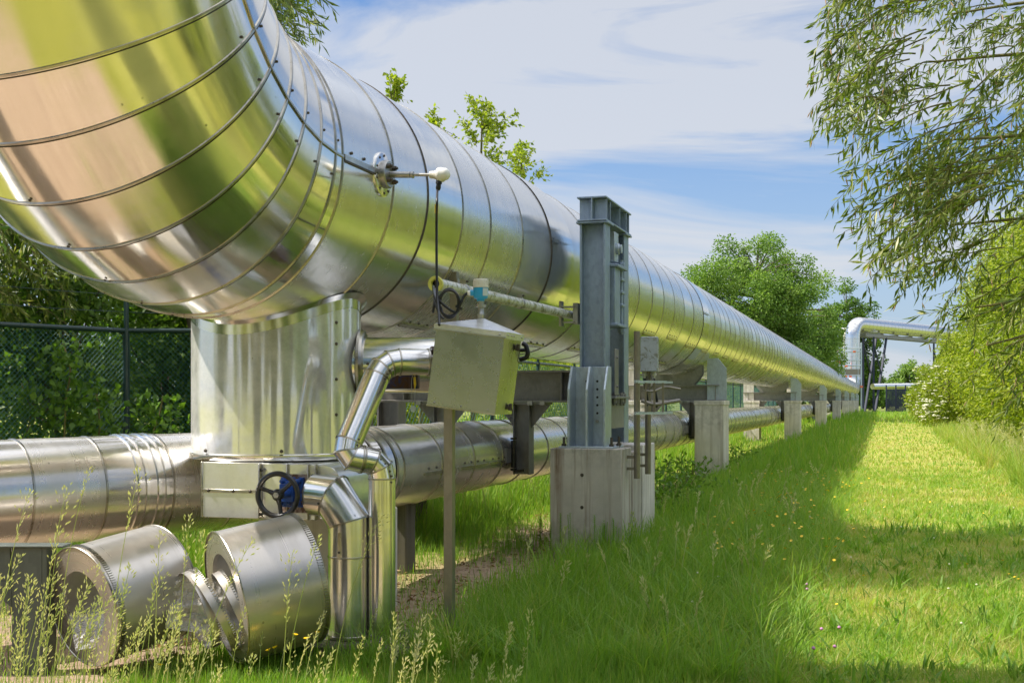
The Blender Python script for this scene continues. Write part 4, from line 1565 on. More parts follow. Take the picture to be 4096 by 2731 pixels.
dl = cam_dir(.60, .15, .74)
c1 = at(330, 2372, Z=7.25)
R1 = .36
c1.z = R1 + .02
sh1 = shell('scrap metal pipe shell with round hole in its end, lying nearest the steel bracket', c1, dl, R1, .56, .215, .06, (c1.x, c1.y, 0))
dr = cam_dir(.86, .17, .48)
c2 = at(905, 2400, Z=7.35)
R2 = .40
c2.z = R2 + .02
sh2 = shell('scrap metal pipe shell with open mouth and loose bands inside, below the handwheel', c2, dr, R2, .50, .265, .97, (c2.x, c2.y, 0))
bands = MB()
for k, (off, rr, tilt) in enumerate(((.02, .25, .30), (-.08, .27, .45), (-.14, .24, .2))):
    ax = (dr + V((tilt * .5, .1 * k, tilt))).normalized()
    cc = c2 + dr * off + V((-.03 * k, 0, -.09 + .02 * k))
    bands.lathe([(rr, 0), (rr, .045)], cc, ax, 48, 0, caps=(False, False))
    bands.lathe([(rr - .004, .045), (rr - .004, 0)], cc, ax, 48, 0, caps=(False, False))
    _, e1, e2 = frame(ax)
    for q in range(90):
        a = 2 * math.pi * q / 90
        nrm = e1 * math.cos(a) + e2 * math.sin(a)
        bands.box(cc + nrm * (rr + .003) + ax * .05, (.005, .011, .016), Matrix((nrm, ax.cross(nrm), ax)).transposed(), 1)
bo = bands.build('metal_bands', [M['shell'], M['seam']], None)
tag(bo, 'loose toothed metal bands lying between the two scrap pipe shells', 'bands')

# crumpled plastic film around the left shell
def crumple(name, c, ex_, ey_, sx, sy, amp, seed, n=26):
    vs, q = [], []
    rr = np.random.default_rng(seed)
    ph = rr.uniform(0, 6, 12)
    X, Y = np.meshgrid(np.linspace(-1, 1, n), np.linspace(-1, 1, n))
    H = sum(np.abs(((X * math.cos(p) + Y * math.sin(p)) * (1.2 + .5 * k) + p) % 1.0 - .5) * (1.0 / (1 + .35 * k)) for k, p in enumerate(ph))
    H = (H - H.mean()) * amp
    nz = V(ex_).cross(V(ey_)).normalized()
    for i in range(n):
        for j in range(n):
            w = 1 + .25 * math.sin(3 * X[i, j] + ph[0]) * Y[i, j]
            vs.append(V(c) + V(ex_) * X[i, j] * sx * w + V(ey_) * Y[i, j] * sy + nz * H[i, j])
    fs = [(i * n + j, i * n + j + 1, (i + 1) * n + j + 1, (i + 1) * n + j) for i in range(n - 1) for j in range(n - 1)]
    m = MB()
    m.add(vs, fs)
    return m


tf = NT('clear_film')
fb = tf.n('BsdfPrincipled')
fb.inputs['Base Color'].default_value = (.75, .73, .71, 1)
fb.inputs['Roughness'].default_value = .15
ft = tf.n('BsdfTransparent')
fm = tf.n('MixShader')
fm.inputs[0].default_value = .5
tf.l(ft.outputs[0], fm.inputs[1])
tf.l(fb.outputs[0], fm.inputs[2])
tf.l(fm.outputs[0], tf.out.inputs['Surface'])
f1 = crumple('film', c1 + dl * .12 + V((0, 0, -.17)), cam_dir(1, .1, .2), cam_dir(-.2, .75, .6), .16, .12, .03, 4).build('plastic_film', tf.m)
tag(f1, 'crumpled clear plastic film stuffed in the round hole of the scrap shell', 'plastic film')
f2 = crumple('film', at(800, 2420, Z=7.35), cam_dir(1, -.25, .3), cam_dir(-.1, 1, .35), .17, .17, .06, 8).build('plastic_film', tf.m)
tag(f2, 'crumpled clear plastic film pinched between the two scrap shells', 'plastic film')

# ------------------------------------------------------------------ chain link fence
FT = 2.34
fpost = at(505, 1325, Z=13.0)
f_left = at(0, 1297, Z=11.9)
f_mid = at(783, 1323, Z=13.0)
dirr = (f_mid - fpost)
dirr.z = 0
corner = V((-6.62, fpost.y + dirr.y / dirr.x * (-6.62 - fpost.x), 0))
lft = fpost + (f_left - fpost) * 2.4


def fence_run(a, b, pitch, label, posts, rails=True, top=FT, sub=1):
    a, b = V((a.x, a.y, 0)), V((b.x, b.y, 0))
    d = b - a
    L = d.length
    d.normalize()
    nrm = V((d.y, -d.x, 0))
    t = thing('chain_link_fence', label, 'fence', a)
    m = MB()
    z0, z1 = .05, top - .03
    nz = int((z1 - z0) / pitch)
    pitch = (z1 - z0) / nz
    wr = .0024 if pitch < .1 else .004
    n = int(L / pitch)
    for i in range(-nz, n + 1):
        for sgn in (1, -1):
            # straight diagonal wire clipped to the panel
            x0 = i * pitch if sgn > 0 else (i + nz) * pitch
            xa, xb, za, zb = x0, x0 + sgn * nz * pitch, z0, z1
            lo, hi = 0.0, 1.0
            for (p, q) in ((xa, xb),):
                dd = q - p
                t0, t1 = sorted(((0 - p) / dd, (L - p) / dd))
                lo, hi = max(lo, t0), min(hi, t1)
            if hi - lo < .02: continue
            A_ = a + d * (xa + (xb - xa) * lo) + ZA * (za + (zb - za) * lo) + nrm * (.0025 * sgn)
            B_ = a + d * (xa + (xb - xa) * hi) + ZA * (za + (zb - za) * hi) + nrm * (.0025 * sgn)
            m.tube([A_, B_], wr, 3, caps=False, smooth=False)
    m.build('wire_mesh', M['greenwire'], t)
    m = MB()
    m.tube([a + ZA * top, b + ZA * top], .026, 12)
    for k in range(int(L / .26)): m.torus(a + d * (.26 * k + .1) + ZA * top, d, .027, .0035, 10, 5)
    m.build('top_rail', M['greencoat'], t)
    for p in posts:
        m = MB()
        m.tube([a + d * p - ZA * .3, a + d * p + ZA * (top + .03)], .036, 14)
        m.tube([a + d * p + ZA * (top - .25), a + d * p + ZA * (top + .42)], .026, 12)
        m.build('fence_post', M['greencoat'], t)
    if rails:
        m = MB()
        for zz in (.2, .38):
            pts = [a + d * (L * k / 8) + ZA * (top + zz - .012 * math.sin(math.pi * (k % 4) / 4)) for k in range(9)]
            m.tube(pts, .003, 5)
            for k in range(int(L / .1)):
                p = a + d * (.1 * k) + ZA * (top + zz - .006)
                m.bar(p + V((0, 0, -.012)), p + V((.004, 0, .012)), .003, .003)
        m.build('barbed_wire', M['greencoat'], t)
    return t


fence_run(lft, fpost, .055, 'green chain link fence with barbed wire, running behind the scrap shells and lower pipe', [0, (lft - fpost).xy.length - .0])
fence_run(fpost, corner, .055, 'short green chain link fence panel with barbed wire right behind the vertical branch', [])
fence_run(corner, V((-6.62, 80, 0)), .14, 'green chain link fence along the far side of the pipeline', [3 * k for k in range(0, 23)], rails=False)

# ------------------------------------------------------------------ far end: riser, bridge, scaffold, gate
fr = thing('far_pipe_bridge', 'far shiny pipe rising at the end of the pipeline and crossing high on dark trestles', 'pipe bridge', (PL, END, 0))
m = MB()
hdir = V((.42, .91, 0)).normalized()
P = [V((PL, END - 8, PZ)), V((PL, END, PZ)), V((PL, END, 12.4)), V((PL, END, 12.4)) + hdir * 75]
P = [V((PL, END - 6, PZ)), V((PL, END, PZ)), V((PL, END, 12.4)), V((PL, END, 12.4)) + hdir * 90]
pts = rounded(P, 2.2, 9)
m.tube(pts, 1.0, 40)
for i in range(len(pts) - 1):
    L = (pts[i + 1] - pts[i]).length
    k = max(1, int(L / 1.2))
    for q in range(k):
        d = (pts[i + 1] - pts[i]).normalized()
        _, e1, e2 = frame(d)
        bead(m, pts[i].lerp(pts[i + 1], q / k), e1, e2, 1.0, .012, 32, 1)
m.build('riser_and_bridge', [M['tin'], M['seam']], fr)
m = MB()
for off in (-.55, .75):
    a = V((PL, END, 10.9)) + hdir * 2.6 + V((hdir.y, -hdir.x, 0)) * off
    m.bar(a, a + hdir * 82, .16, .5)
for k in range(14):
    a = V((PL, END, 11.2)) + hdir * (3 + 5 * k)
    m.bar(a - V((hdir.y, -hdir.x, 0)) * .9, a + V((hdir.y, -hdir.x, 0)) * .9, .2, .25)
m.build('bridge_deck', M['girder'], fr)
for k, dd in enumerate((5.0, 30.0, 58.0)):
    m = MB()
    c = V((PL, END, 0)) + hdir * dd
    sdv = V((hdir.y, -hdir.x, 0))
    for sg in (-1, 1):
        m.bar(c + sdv * (sg * .8), c + sdv * (sg * .8) + ZA * 10.7, .28, .28)
        m.bar(c + sdv * (sg * .8) + hdir * 4.2 + ZA * 10.7, c + sdv * (sg * .8) + hdir * .5, .26, .26)
        m.bar(c + sdv * (sg * .8) + hdir * .1 + ZA * 9.5, c + sdv * (sg * .8) + hdir * 2.6 + ZA * 5.2, .18, .18)
    m.build('trestle', M['navy'], fr)
sr = thing('far_small_riser', 'two thin twin pipes rising beside the far riser', 'pipe', (PL - 1.9, END + 2, 0))
for off, rr in ((0, .24), (.75, .2)):
    m = MB()
    b = V((PL - 1.95 + off, END + 3, .5))
    m.tube(rounded([b, V((b.x, b.y, 11.9 - off * .6)), V((b.x, b.y, 11.9 - off * .6)) + V((.9, .42, 0)).normalized() * 5], .8, 6), rr, 16)
    m.build('thin_pipe', M['tin'] if off == 0 else M['conduit'], sr)
sv = thing('far_vent_pipe', 'short horizontal pipe with red valve above the far end of the pipeline', 'pipe', (PL - 3, END - 4, 0))
m = MB()
a, b = at(3292, 1462, Z=168), at(3340, 1450, Z=168)
m.tube(rounded([V((a.x, a.y, PZ)), V((a.x, a.y, b.z)), b], .8, 6), .32, 16)
m.bar((b.x - 1.0, b.y, PZ), (b.x - 1.0, b.y, b.z), .25, .25)
m.build('vent_pipe', M['tin'], sv)
m = MB()
m.tube([b, b + V((1.0, .3, 0))], .5, 14)
m.tube([b + V((.5, .1, .4)), b + V((.5, .1, 1.7))], .16, 10)
m.build('red_valve', M['red'], sv)

sc = thing('scaffold_tower', 'slim scaffold tower with platform and red couplers standing before the far riser', 'scaffold', at(3400, 1645, Z=161))
SZ = 161.0
xs = (3356, 3445)
base = [at(x, 1601, Z=SZ) for x in xs]
for k, b in enumerate(base):
    for dz in (0, 2.2):
        m = MB()
        o = V((-ST, CT, 0)) * dz
        m.tube([V((b.x, b.y, 0)) + o, V((b.x, b.y, 9.4 - k * .2)) + o], .10, 8)
        m.build('standard', M['galvlight'], sc)
m = MB()
for zz in (4.9, 6.2, 6.9, 8.0, 8.5):
    m.tube([V((base[0].x, base[0].y, zz)), V((base[1].x, base[1].y, zz))], .075, 6)
    m.tube([V((base[0].x, base[0].y, zz)) + V((-ST, CT, 0)) * 2.2, V((base[1].x, base[1].y, zz)) + V((-ST, CT, 0)) * 2.2], .05, 6)
for q in (.18, .86): m.tube([base[0].lerp(base[1], q) + ZA * (4.9 - EYE), base[0].lerp(base[1], q) + ZA * (8.5 - EYE)], .05, 6)
m.tube([V((base[0].x, base[0].y, 8.0)), V((base[1].x, base[1].y, 0)) + (base[0] - base[1]) * .25], .09, 6)
m.tube([V((base[0].x, base[0].y, 4.9)), V((base[1].x, base[1].y, .3)) + (base[0] - base[1]) * .3], .09, 6)
m.tube([V((base[1].x, base[1].y, 4.8)), V((base[0].x, base[0].y, .3)) + (base[1] - base[0]) * .25], .09, 6)
m.build('rails_and_braces', M['galvlight'], sc)
m = MB()
cpt = (base[0] + base[1]) / 2
m.box(V((cpt.x, cpt.y, 4.95)) + V((-ST, CT, 0)) * 1.1, (2.9, 2.2, .12), Matrix.Rotation(TH, 3, 'Z'))
m.box(V((cpt.x, cpt.y, 5.35)), (2.7, .06, .75), Matrix.Rotation(TH, 3, 'Z'))
m.build('platform', M['strut'], sc)
for q, zz in ((.0, 9.0), (.68, 8.0), (.0, 6.6), (.32, 6.1), (.3, 4.75), (.0, 3.3), (1.0, 3.4), (.5, 4.75)):
    m = MB()
    m.box(base[0].lerp(base[1], q) + ZA * (zz - EYE) + V((ST, -CT, 0)) * .1, (.32, .2, .22), Matrix.Rotation(TH, 3, 'Z'))
    m.build('coupler', M['orange'], sc)

gt = thing('bar_gate', 'dark vertical bar gate closing the far end of the grass track', 'gate', at(3580, 1640, Z=150))
g0, g1 = at(3545, 1601, Z=150), at(3622, 1601, Z=150)
m = MB()
for k in range(25):
    p = g0.lerp(g1, k / 24)
    m.bar(V((p.x, p.y, .2)), V((p.x, p.y, 3.0)), .08, .08)
for zz in (.35, 2.9): m.bar(V((g0.x, g0.y, zz)), V((g1.x, g1.y, zz)), .06, .08)
m.build('bars', M['navy'], gt)
for q in (0, .5, 1):
    m = MB()
    p = g0.lerp(g1, q)
    m.bar(V((p.x, p.y, 0)), V((p.x, p.y, 3.5)), .16, .16)
    m.build('gate_post', M['navy'], gt)
hp = MB()
a, b = at(3490, 1545, Z=172), at(3660, 1543, Z=176)
hp.tube([a, b], .42, 18)
o = hp.build('far_cross_pipe', M['tin'])
tag(o, 'bright horizontal pipe crossing low behind the far bar gate', 'pipe')

hill = MB()
n = 60
hv, hf = [], []
for k in range(n + 1):
    t = k / n
    x = -900 + 2200 * t
    h = 14 + 10 * math.sin(t * 9) + 7 * math.sin(t * 23 + 1)
    hv += [(x, 1500 + 120 * math.sin(t * 5), -2), (x, 1560 + 120 * math.sin(t * 5), h), (x, 1900, h * .6)]
for k in range(n):
    for q in (0, 1): hf.append((3 * k + q, 3 * k + 3 + q, 3 * k + 4 + q, 3 * k + 1 + q))
hill.add(hv, hf)
mh = mat_paint('far_woodland', (.12, .18, .16), .9, 0, .3)
tag(hill.build('hills', mh), kind='structure')

# ------------------------------------------------------------------ plants
M['oakleaf'] = mat_leaf('broad_leaf', [(0, (.06, .13, .015)), (.5, (.14, .24, .03)), (1, (.26, .33, .05))])
M['willow'] = mat_leaf('willow_leaf', [(0, (.05, .09, .012)), (.5, (.125, .185, .025)), (.85, (.25, .30, .07)), (1, (.42, .42, .18))], trans=.35, gloss=.45, rough=.4)
M['hedge'] = mat_leaf('hedge_leaf', [(0, (.10, .16, .012)), (.5, (.24, .31, .022)), (1, (.40, .42, .06))], trans=.45)
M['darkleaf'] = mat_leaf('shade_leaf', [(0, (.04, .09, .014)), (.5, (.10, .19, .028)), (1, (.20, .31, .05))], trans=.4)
M['fartree'] = mat_leaf('far_tree_leaf', [(0, (.09, .17, .035)), (.5, (.19, .31, .06)), (1, (.32, .43, .11))], trans=.35, gloss=.2)
M['ivy'] = mat_leaf('ivy_leaf', [(0, (.05, .12, .02)), (1, (.16, .28, .04))], trans=.45)
M['flower'] = mat_paint('cream_blossom', (.70, .69, .50), .8, 0, .1)
M['catkin'] = mat_paint('brown_catkin', (.36, .24, .13), .8, 0, .25)


def unit(v): return v / np.maximum(np.linalg.norm(v, axis=1, keepdims=True), 1e-9)


def leaf_mesh(name, pos, dirs, length, width, tone, mat, parent=None, rng=RNG, fold=.25, flat=.0):
    """one small folded leaf per point: 4 corners, 2 triangles"""
    n = len(pos)
    dirs = unit(dirs)
    up = rng.normal(size=(n, 3))
    up[:, 2] += flat
    side = unit(np.cross(dirs, up))
    nr = np.cross(side, dirs)
    length = np.broadcast_to(np.asarray(length, float), (n,))[:, None] * rng.uniform(.65, 1.25, (n, 1))
    width = np.broadcast_to(np.asarray(width, float), (n,))[:, None] * rng.uniform(.75, 1.2, (n, 1))
    a = pos
    tip = pos + dirs * length + nr * length * rng.uniform(-.15, .05, (n, 1))
    mid = pos + dirs * length * .45
    l_ = mid + side * width * .5 + nr * width * fold
    r_ = mid - side * width * .5 + nr * width * fold
    vs = np.stack([a, l_, tip, r_], 1).reshape(-1, 3)
    b = np.arange(n)[:, None] * 4
    tris = np.concatenate([b + np.array([[0, 1, 2]]), b + np.array([[0, 2, 3]])], 0)
    return np_mesh(name, vs, tris, mat, tone=np.repeat(tone, 4), parent=parent)


def clump_points(centers, radii, n, rng, shell_=.55):
    """points in lumpy clumps, denser towards each clump's outside"""
    w = radii ** 2
    idx = rng.choice(len(centers), n, p=w / w.sum())
    d = unit(rng.normal(size=(n, 3)))
    rr = rng.uniform(0, 1, n) ** (1 / (1 + 3 * shell_))
    return centers[idx] + d * (rr * radii[idx])[:, None] * np.array([1, 1, .82]), d, idx


def tree(name, label, cat, base, height, crown, leaf, n, lsize, mat, bark='bark', trunk_r=.2, group=None, seed=1, lw=.5, droop=.3, trunk_top=None, clumps=26, cr=.34, fuzz=.1):
    """crown: list of (centre, (rx, ry, rz)) ellipsoids; clumps are spread through them and joined to the trunk by limbs"""
    rng = np.random.default_rng(seed)
    t = thing(name, label, cat, base, group)
    cents, rads = [], []
    vol = np.array([e[1][0] * e[1][1] * e[1][2] for e in crown])
    cnt = np.maximum(3, (clumps * vol / vol.sum()).astype(int))
    for (c, r), k in zip(crown, cnt):
        d = unit(rng.normal(size=(k, 3)))
        rr = rng.uniform(.35, 1, k) ** .5
        cents.append(np.array(c) + d * rr[:, None] * np.array(r) * .82)
        rads.append(rng.uniform(.6, 1.25, k) * cr * (r[0] * r[1] * r[2]) ** (1 / 3))
    cents, rads = np.concatenate(cents), np.concatenate(rads)
    pos, d, idx = clump_points(cents, rads, n, rng)
    pos = pos + rng.normal(size=pos.shape) * (fuzz * rads[idx])[:, None]
    dirs = d + rng.normal(size=d.shape) * .6
    dirs[:, 2] -= droop
    tone = np.clip(rng.normal(.5, .2, n) + (rng.uniform(-.25, .25, len(cents)))[idx], 0, 1)
    leaf_mesh('crown', pos, dirs, lsize, lsize * lw, tone, mat, t, rng)
    m = MB()
    base = V(base)
    tt = V(trunk_top) if trunk_top is not None else V((crown[0][0][0], crown[0][0][1], crown[0][0][2]))
    tr = catmull([base - ZA * .2, base.lerp(tt, .35) + V((rng.uniform(-.1, .1), rng.uniform(-.1, .1), 0)) * height * .1, base.lerp(tt, .7), tt], 4)
    m.tube(tr, [trunk_r * (1.15 - .85 * k / (len(tr) - 1)) for k in range(len(tr))], 10)
    for k in range(len(cents)):
        c = V(cents[k])
        p = min(tr, key=lambda q: (q - c).length + max(0, q.z - c.z) * 1.5)
        mid = p.lerp(c, .5) + V((0, 0, .08 * (c - p).length))
        r0 = trunk_r * .32
        m.tube([p, mid, c], [r0, r0 * .55, r0 * .22], 5, caps=False)
        for q in range(3):
            e = c + V(unit(rng.normal(size=(1, 3)))[0]) * float(rads[k]) * .8
            m.tube([mid.lerp(c, .6), e], [r0 * .25, r0 * .07], 4, caps=False)
    m.build('trunk', M[bark], t)
    return t


# tall willow behind the bend: its shadow lies across the track
tree('willow_tree', 'tall willow behind the pipeline with leafy tips showing above the bend', 'tree', (-7.75, 14.2, 0), 16,
     [((-8.6, 11.9, 9.5), (1.9, 2.9, 4.0)), ((-8.7, 11.8, 14.0), (2.0, 2.9, 3.2)), ((-8.0, 11.6, 11.5), (1.7, 2.6, 2.6))], 0, 52000, .19, M['willow'], seed=11, lw=.2, droop=.8, trunk_r=.28, clumps=50, cr=.3)


def twig_spray(rng, P0, P1, n_leaf, droop, seg=10):
    """a bending twig from P0 to P1: returns polyline and leaf anchor points + directions"""
    P0, P1 = V(P0), V(P1)
    mid = P0.lerp(P1, .5) + V((0, 0, droop)) + V(tuple(rng.normal(size=3) * .05))
    pts = [(1 - t) ** 2 * P0 + 2 * t * (1 - t) * mid + t * t * P1 for t in [k / seg for k in range(seg + 1)]]
    return pts


def willow_branches(name, label, specs, base, limbs, seed, leaf=.085, lw=.013, mat='willow', catk=0, parent_bark='twig', cat='tree', sub=5, gap=.021):
    """hero willow: limbs, twigs hanging from them and alternate narrow leaves all along the twigs"""
    rng = np.random.default_rng(seed)
    t = thing(name, label, cat, base)
    m = MB()
    for pts, r0, r1 in limbs:
        q = catmull(pts, 6)
        m.tube(q, [r0 + (r1 - r0) * k / (len(q) - 1) for k in range(len(q))], 8)
    L, D, T = [], [], []
    CK = []
    for P0, P1, dr in specs:
        main = twig_spray(rng, P0, P1, 0, dr)
        ln = sum((main[i + 1] - main[i]).length for i in range(len(main) - 1))
        m.tube(main, [.006 - .0045 * k / (len(main) - 1) for k in range(len(main))], 5, caps=False)
        lines = [main]
        for s_ in range(sub):
            k = rng.uniform(.15, .95)
            i = min(int(k * (len(main) - 1)), len(main) - 2)
            p = main[i].lerp(main[i + 1], k * (len(main) - 1) - i)
            dd = (main[i + 1] - main[i]).normalized()
            sl = rng.uniform(.14, .34) * (1.1 - .5 * k)
            e = p + dd * sl * .65 + V(tuple(rng.normal(size=3))) * sl * .42 - ZA * sl * rng.uniform(.2, .6)
            sub_ = twig_spray(rng, p, e, 0, .02, 6)
            m.tube(sub_, [.0028, .0025, .002, .0018, .0016, .0012, .001], 3, caps=False)
            lines.append(sub_)
        for ln_ in lines:
            for i in range(len(ln_) - 1):
                seg_l = (ln_[i + 1] - ln_[i]).length
                dd = (ln_[i + 1] - ln_[i]).normalized()
                for q in range(max(1, int(seg_l / gap))):
                    p = ln_[i].lerp(ln_[i + 1], rng.uniform())
                    out = V(tuple(rng.normal(size=3)))
                    out = (out - dd * out.dot(dd)).normalized()
                    ld = dd * .75 + out * .65 - ZA * .28
                    L.append(tuple(p))
                    D.append(tuple(ld))
                    T.append(rng.normal(.56, .24))
            if catk and rng.uniform() < catk: CK.append((ln_[-1], ln_[-1] + V((rng.uniform(-.02, .02), rng.uniform(-.02, .02), -rng.uniform(.03, .06)))))
    m.build('branches', M[parent_bark], t)
    leaf_mesh('leaves', np.array(L), np.array(D), leaf, lw, np.clip(np.array(T), 0, 1), M[mat], t, rng, fold=.12)
    if CK:
        m = MB()
        for a, b in CK: m.tube([a, a.lerp(b, .5), b], [.002, .0045, .0015], 5)
        tag(m.build('catkins', M['catkin'], t), kind='stuff')
    return t


rw = np.random.default_rng(21)
# outline of the overhanging willow, given as left-most pixel of its foliage at a height in the photo
edge = [(-250, 3330), (0, 3300), (120, 3290), (300, 3275), (420, 3280), (560, 3310), (640, 3390), (720, 3370), (800, 3375), (900, 3390), (1000, 3430), (1120, 3490), (1180, 3620), (1300, 3720), (1400, 3800), (1480, 3700), (1560, 3760), (1640, 3860), (1700, 3960)]


def edge_x(y):
    for (y0, x0), (y1, x1) in zip(edge, edge[1:]):
        if y0 <= y <= y1: return x0 + (x1 - x0) * (y - y0) / (y1 - y0)
    return edge[-1][1]


specs = []
for k in range(200):
    y = rw.uniform(-330, 1690)
    ex_ = edge_x(max(y, -240))
    u = rw.uniform() ** 1.15
    x = ex_ + 10 + u * (4330 - ex_)
    if y > 1150 and rw.uniform() < .62: continue
    Zt = rw.uniform(6.7, 9.6)
    tip = at(x, y, Z=Zt)
    ln = rw.uniform(.5, 1.05)
    root = tip + V((CT, ST, 0)) * ln * rw.uniform(.45, .8) + ZA * ln * rw.uniform(.15, .6) + V((-ST, CT, 0)) * rw.uniform(-.3, .3)
    specs.append((root, tip, rw.uniform(.02, .16)))
for y in range(-200, 1150, 48):
    ex_ = edge_x(y + rw.uniform(-20, 20))
    tip = at(ex_ + rw.uniform(-6, 40), y, Z=rw.uniform(6.9, 8.2))
    specs.append((tip + V((CT, ST, 0)) * rw.uniform(.5, .8) + ZA * rw.uniform(.15, .5), tip, .1))
tb_ = V((3.4, 9.6, 0))
limbs = [([tb_ - ZA * .2, tb_ + V((-.1, 0, 1.6)), tb_ + V((-.1, .1, 3.4)), tb_ + V((.2, .2, 7.0))], .22, .1)]
for (px, py, Zx) in ((3850, -80, 7.8), (3700, 250, 8.2), (3780, 560, 7.6), (3800, 900, 8.0), (3900, 1230, 7.7), (3950, 1380, 7.4), (3780, 60, 8.8)):
    e = at(px, py, Z=Zx)
    a = tb_ + V((-.1, .05, max(1.5, e.z - .9)))
    limbs.append(([a, a.lerp(e, .35) + ZA * .35, a.lerp(e, .7) + ZA * .32, e], .035, .006))
wt = willow_branches('overhanging_willow', 'overhanging willow with narrow leaves and brown catkins hanging over the grass track', specs, tb_, limbs, 5, leaf=.09, lw=.0165, catk=.25, sub=5, gap=.023)

# leafy willow tips over the bend and by the fence
specs = []
for k in range(34):
    tip = at(rw.uniform(1110, 1310), rw.uniform(-60, 165), Z=rw.uniform(10.4, 12.0))
    if tip.x > at(1300, 0, Z=11).x + .0 and k % 2: continue
    specs.append((tip + V((-CT, -ST, 0)) * rw.uniform(.4, .9) + ZA * rw.uniform(.3, .8), tip, .08))
limbs = [([V((-8.4, 12.4, 6.5)), V((-7.2, 11.6, 6.9)), at(1120, -200, Z=11.2)], .05, .012)]
willow_branches('willow_bough', 'dark leafy willow bough poking above the inner side of the pipe bend', specs, (-8.4, 12.4, 6.5), limbs, 6, leaf=.13, lw=.022, cat='branch', sub=4, gap=.03)
specs = []
for k in range(60):
    tip = at(rw.uniform(-60, 330), rw.uniform(930, 1330), Z=rw.uniform(12.6, 13.6))
    specs.append((tip + V((-CT * rw.uniform(.2, 1), 0, rw.uniform(.3, .8))), tip, .06))
willow_branches('grey_willow_bush', 'pale grey green willow sprays hanging over the fence at the left edge', specs, (-9.2, 10.8, 0), [([V((-9.4, 11, 0)), V((-9.5, 11, 2.5)), V((-9.2, 11, 4.5))], .06, .03)], 8, leaf=.11, lw=.024, cat='bush', sub=4, gap=.04)

# dark thicket behind the fence
for i, (x, y, h, r, nl, lab) in enumerate((
        (-10.4, 9.6, 5.2, 1.7, 16000, 'dense dark bush behind the fence at its left end'),
        (-9.6, 12.6, 5.0, 1.5, 16000, 'dense dark bush behind the fence post'),
        (-8.3, 14.6, 4.4, 1.35, 14000, 'leafy bush behind the short fence panel and vertical branch'),
        (-12.6, 13.4, 7.5, 2.3, 12000, 'tall dark bush further back behind the fence'),
        (-9.4, 14.6, 5.6, 1.5, 14000, 'leafy bush between the fence post and the vertical branch'), (-12.0, 18.5, 6.5, 2.2, 12000, 'tall leafy bush furthest back behind the fence'))):
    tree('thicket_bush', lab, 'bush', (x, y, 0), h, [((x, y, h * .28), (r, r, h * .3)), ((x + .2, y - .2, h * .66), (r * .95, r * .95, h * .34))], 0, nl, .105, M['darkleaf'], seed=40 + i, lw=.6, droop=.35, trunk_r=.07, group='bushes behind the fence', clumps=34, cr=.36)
# ivy sprouts on the fence
for i, (px, w_, hh) in enumerate(((250, 75, 330), (90, 60, 170), (390, 60, 150), (640, 60, 120))):
    b = at(px, 1760, Z=12.2 + .1 * i)
    t = thing('climbing_ivy', ['ivy stem climbing highest up the chain link fence', 'low ivy sprout nearest the left edge of the fence', 'low ivy sprout left of the fence post', 'low ivy sprout right of the fence post'][i], 'ivy', (b.x, b.y, 0), 'ivy growing on the fence')
    rg = np.random.default_rng(60 + i)
    hgt = 1.05 + hh / F * 12.2
    stem = [V((b.x + rg.normal() * .04, b.y + rg.normal() * .04, z_)) for z_ in np.linspace(0, hgt + .3, 9)]
    m = MB()
    m.tube(catmull(stem, 4), .009, 6)
    m.build('stem', M['twig'], t)
    n = 130 + hh // 2
    ps = np.stack([b.x + rg.normal(0, .17, n), b.y + rg.normal(0, .10, n), rg.uniform(.5, 1, n) ** .7 * (hgt + .32)], 1)
    leaf_mesh('leaves', ps, rg.normal(size=(n, 3)) + np.array([0, -.4, -.6]), .082, .068, rg.uniform(0, 1, n), M['ivy'], t, rg)

# oaks whose tips show over the pipe
for i, (px, py, x, s_, h, lab) in enumerate(((1565, 285, -8.0, 0, 0, 'young oak whose reddish tip shows highest above the pipe near the bend'), (1720, 440, -8.3, 0, 0, 'young oak with a loose side shoot above the pipe'),
                                              (1925, 385, -8.0, 0, 0, 'bushy young oak standing tallest above the middle of the pipe'), (2085, 560, -8.2, 0, 0, 'young oak with a spindly tip left of the steel columns'))):
    tp_ = at(px, py, l=x)
    cy = tp_.y
    top = tp_.z
    R_ = (.38, .62, .85, .55)[i]
    ro = np.random.default_rng(70 + i)
    specs = []
    for k in range((12, 24, 48, 22)[i]):
        u = ro.uniform(0, 1)
        e = V((x + ro.normal() * R_ * .5 * (.4 + u), cy + ro.normal() * R_ * 1.15 * (.3 + u), top - u * R_ * 1.9))
        r0 = V((x + (e.x - x) * .3, cy + (e.y - cy) * .3, e.z - ro.uniform(.25, .5)))
        specs.append((r0, e, .03))
    specs.append((V((x, cy, top - .6)), V((x, cy, top)), .02))
    willow_branches('young_oak', lab, specs, (x, cy, 0), [([V((x - .2, cy, -.2)), V((x - .15, cy, top * .4)), V((x, cy, top - 1.2)), V((x, cy, top - .35))], .06, .008)], 75 + i, leaf=.10, lw=.06, mat='hedge', cat='tree', sub=4, gap=.035)['group'] = 'young oaks behind the pipeline'

# bushes beyond the fence seen through the gap below the pipe
for i, (x, y, h) in enumerate(((-10.5, 24, 3.6), (-11.5, 29, 4.4), (-10.0, 35, 3.8), (-12, 43, 4.6), (-11, 53, 5.0), (-12, 66, 5.2), (-11, 82, 5.5), (-12, 100, 6.0))):
    tree('field_bush', ['first', 'second', 'third', 'fourth', 'fifth', 'sixth', 'seventh', 'eighth'][i] + ' bush of the row beyond the fence, counted from the fence post', 'bush', (x, y, 0), h, [((x, y, h * .5), (1.9, 2.4, h * .5))], 0, 5000, .15, M['hedge'], seed=90 + i, lw=.6, trunk_r=.07, group='bushes beyond the fence', clumps=26)

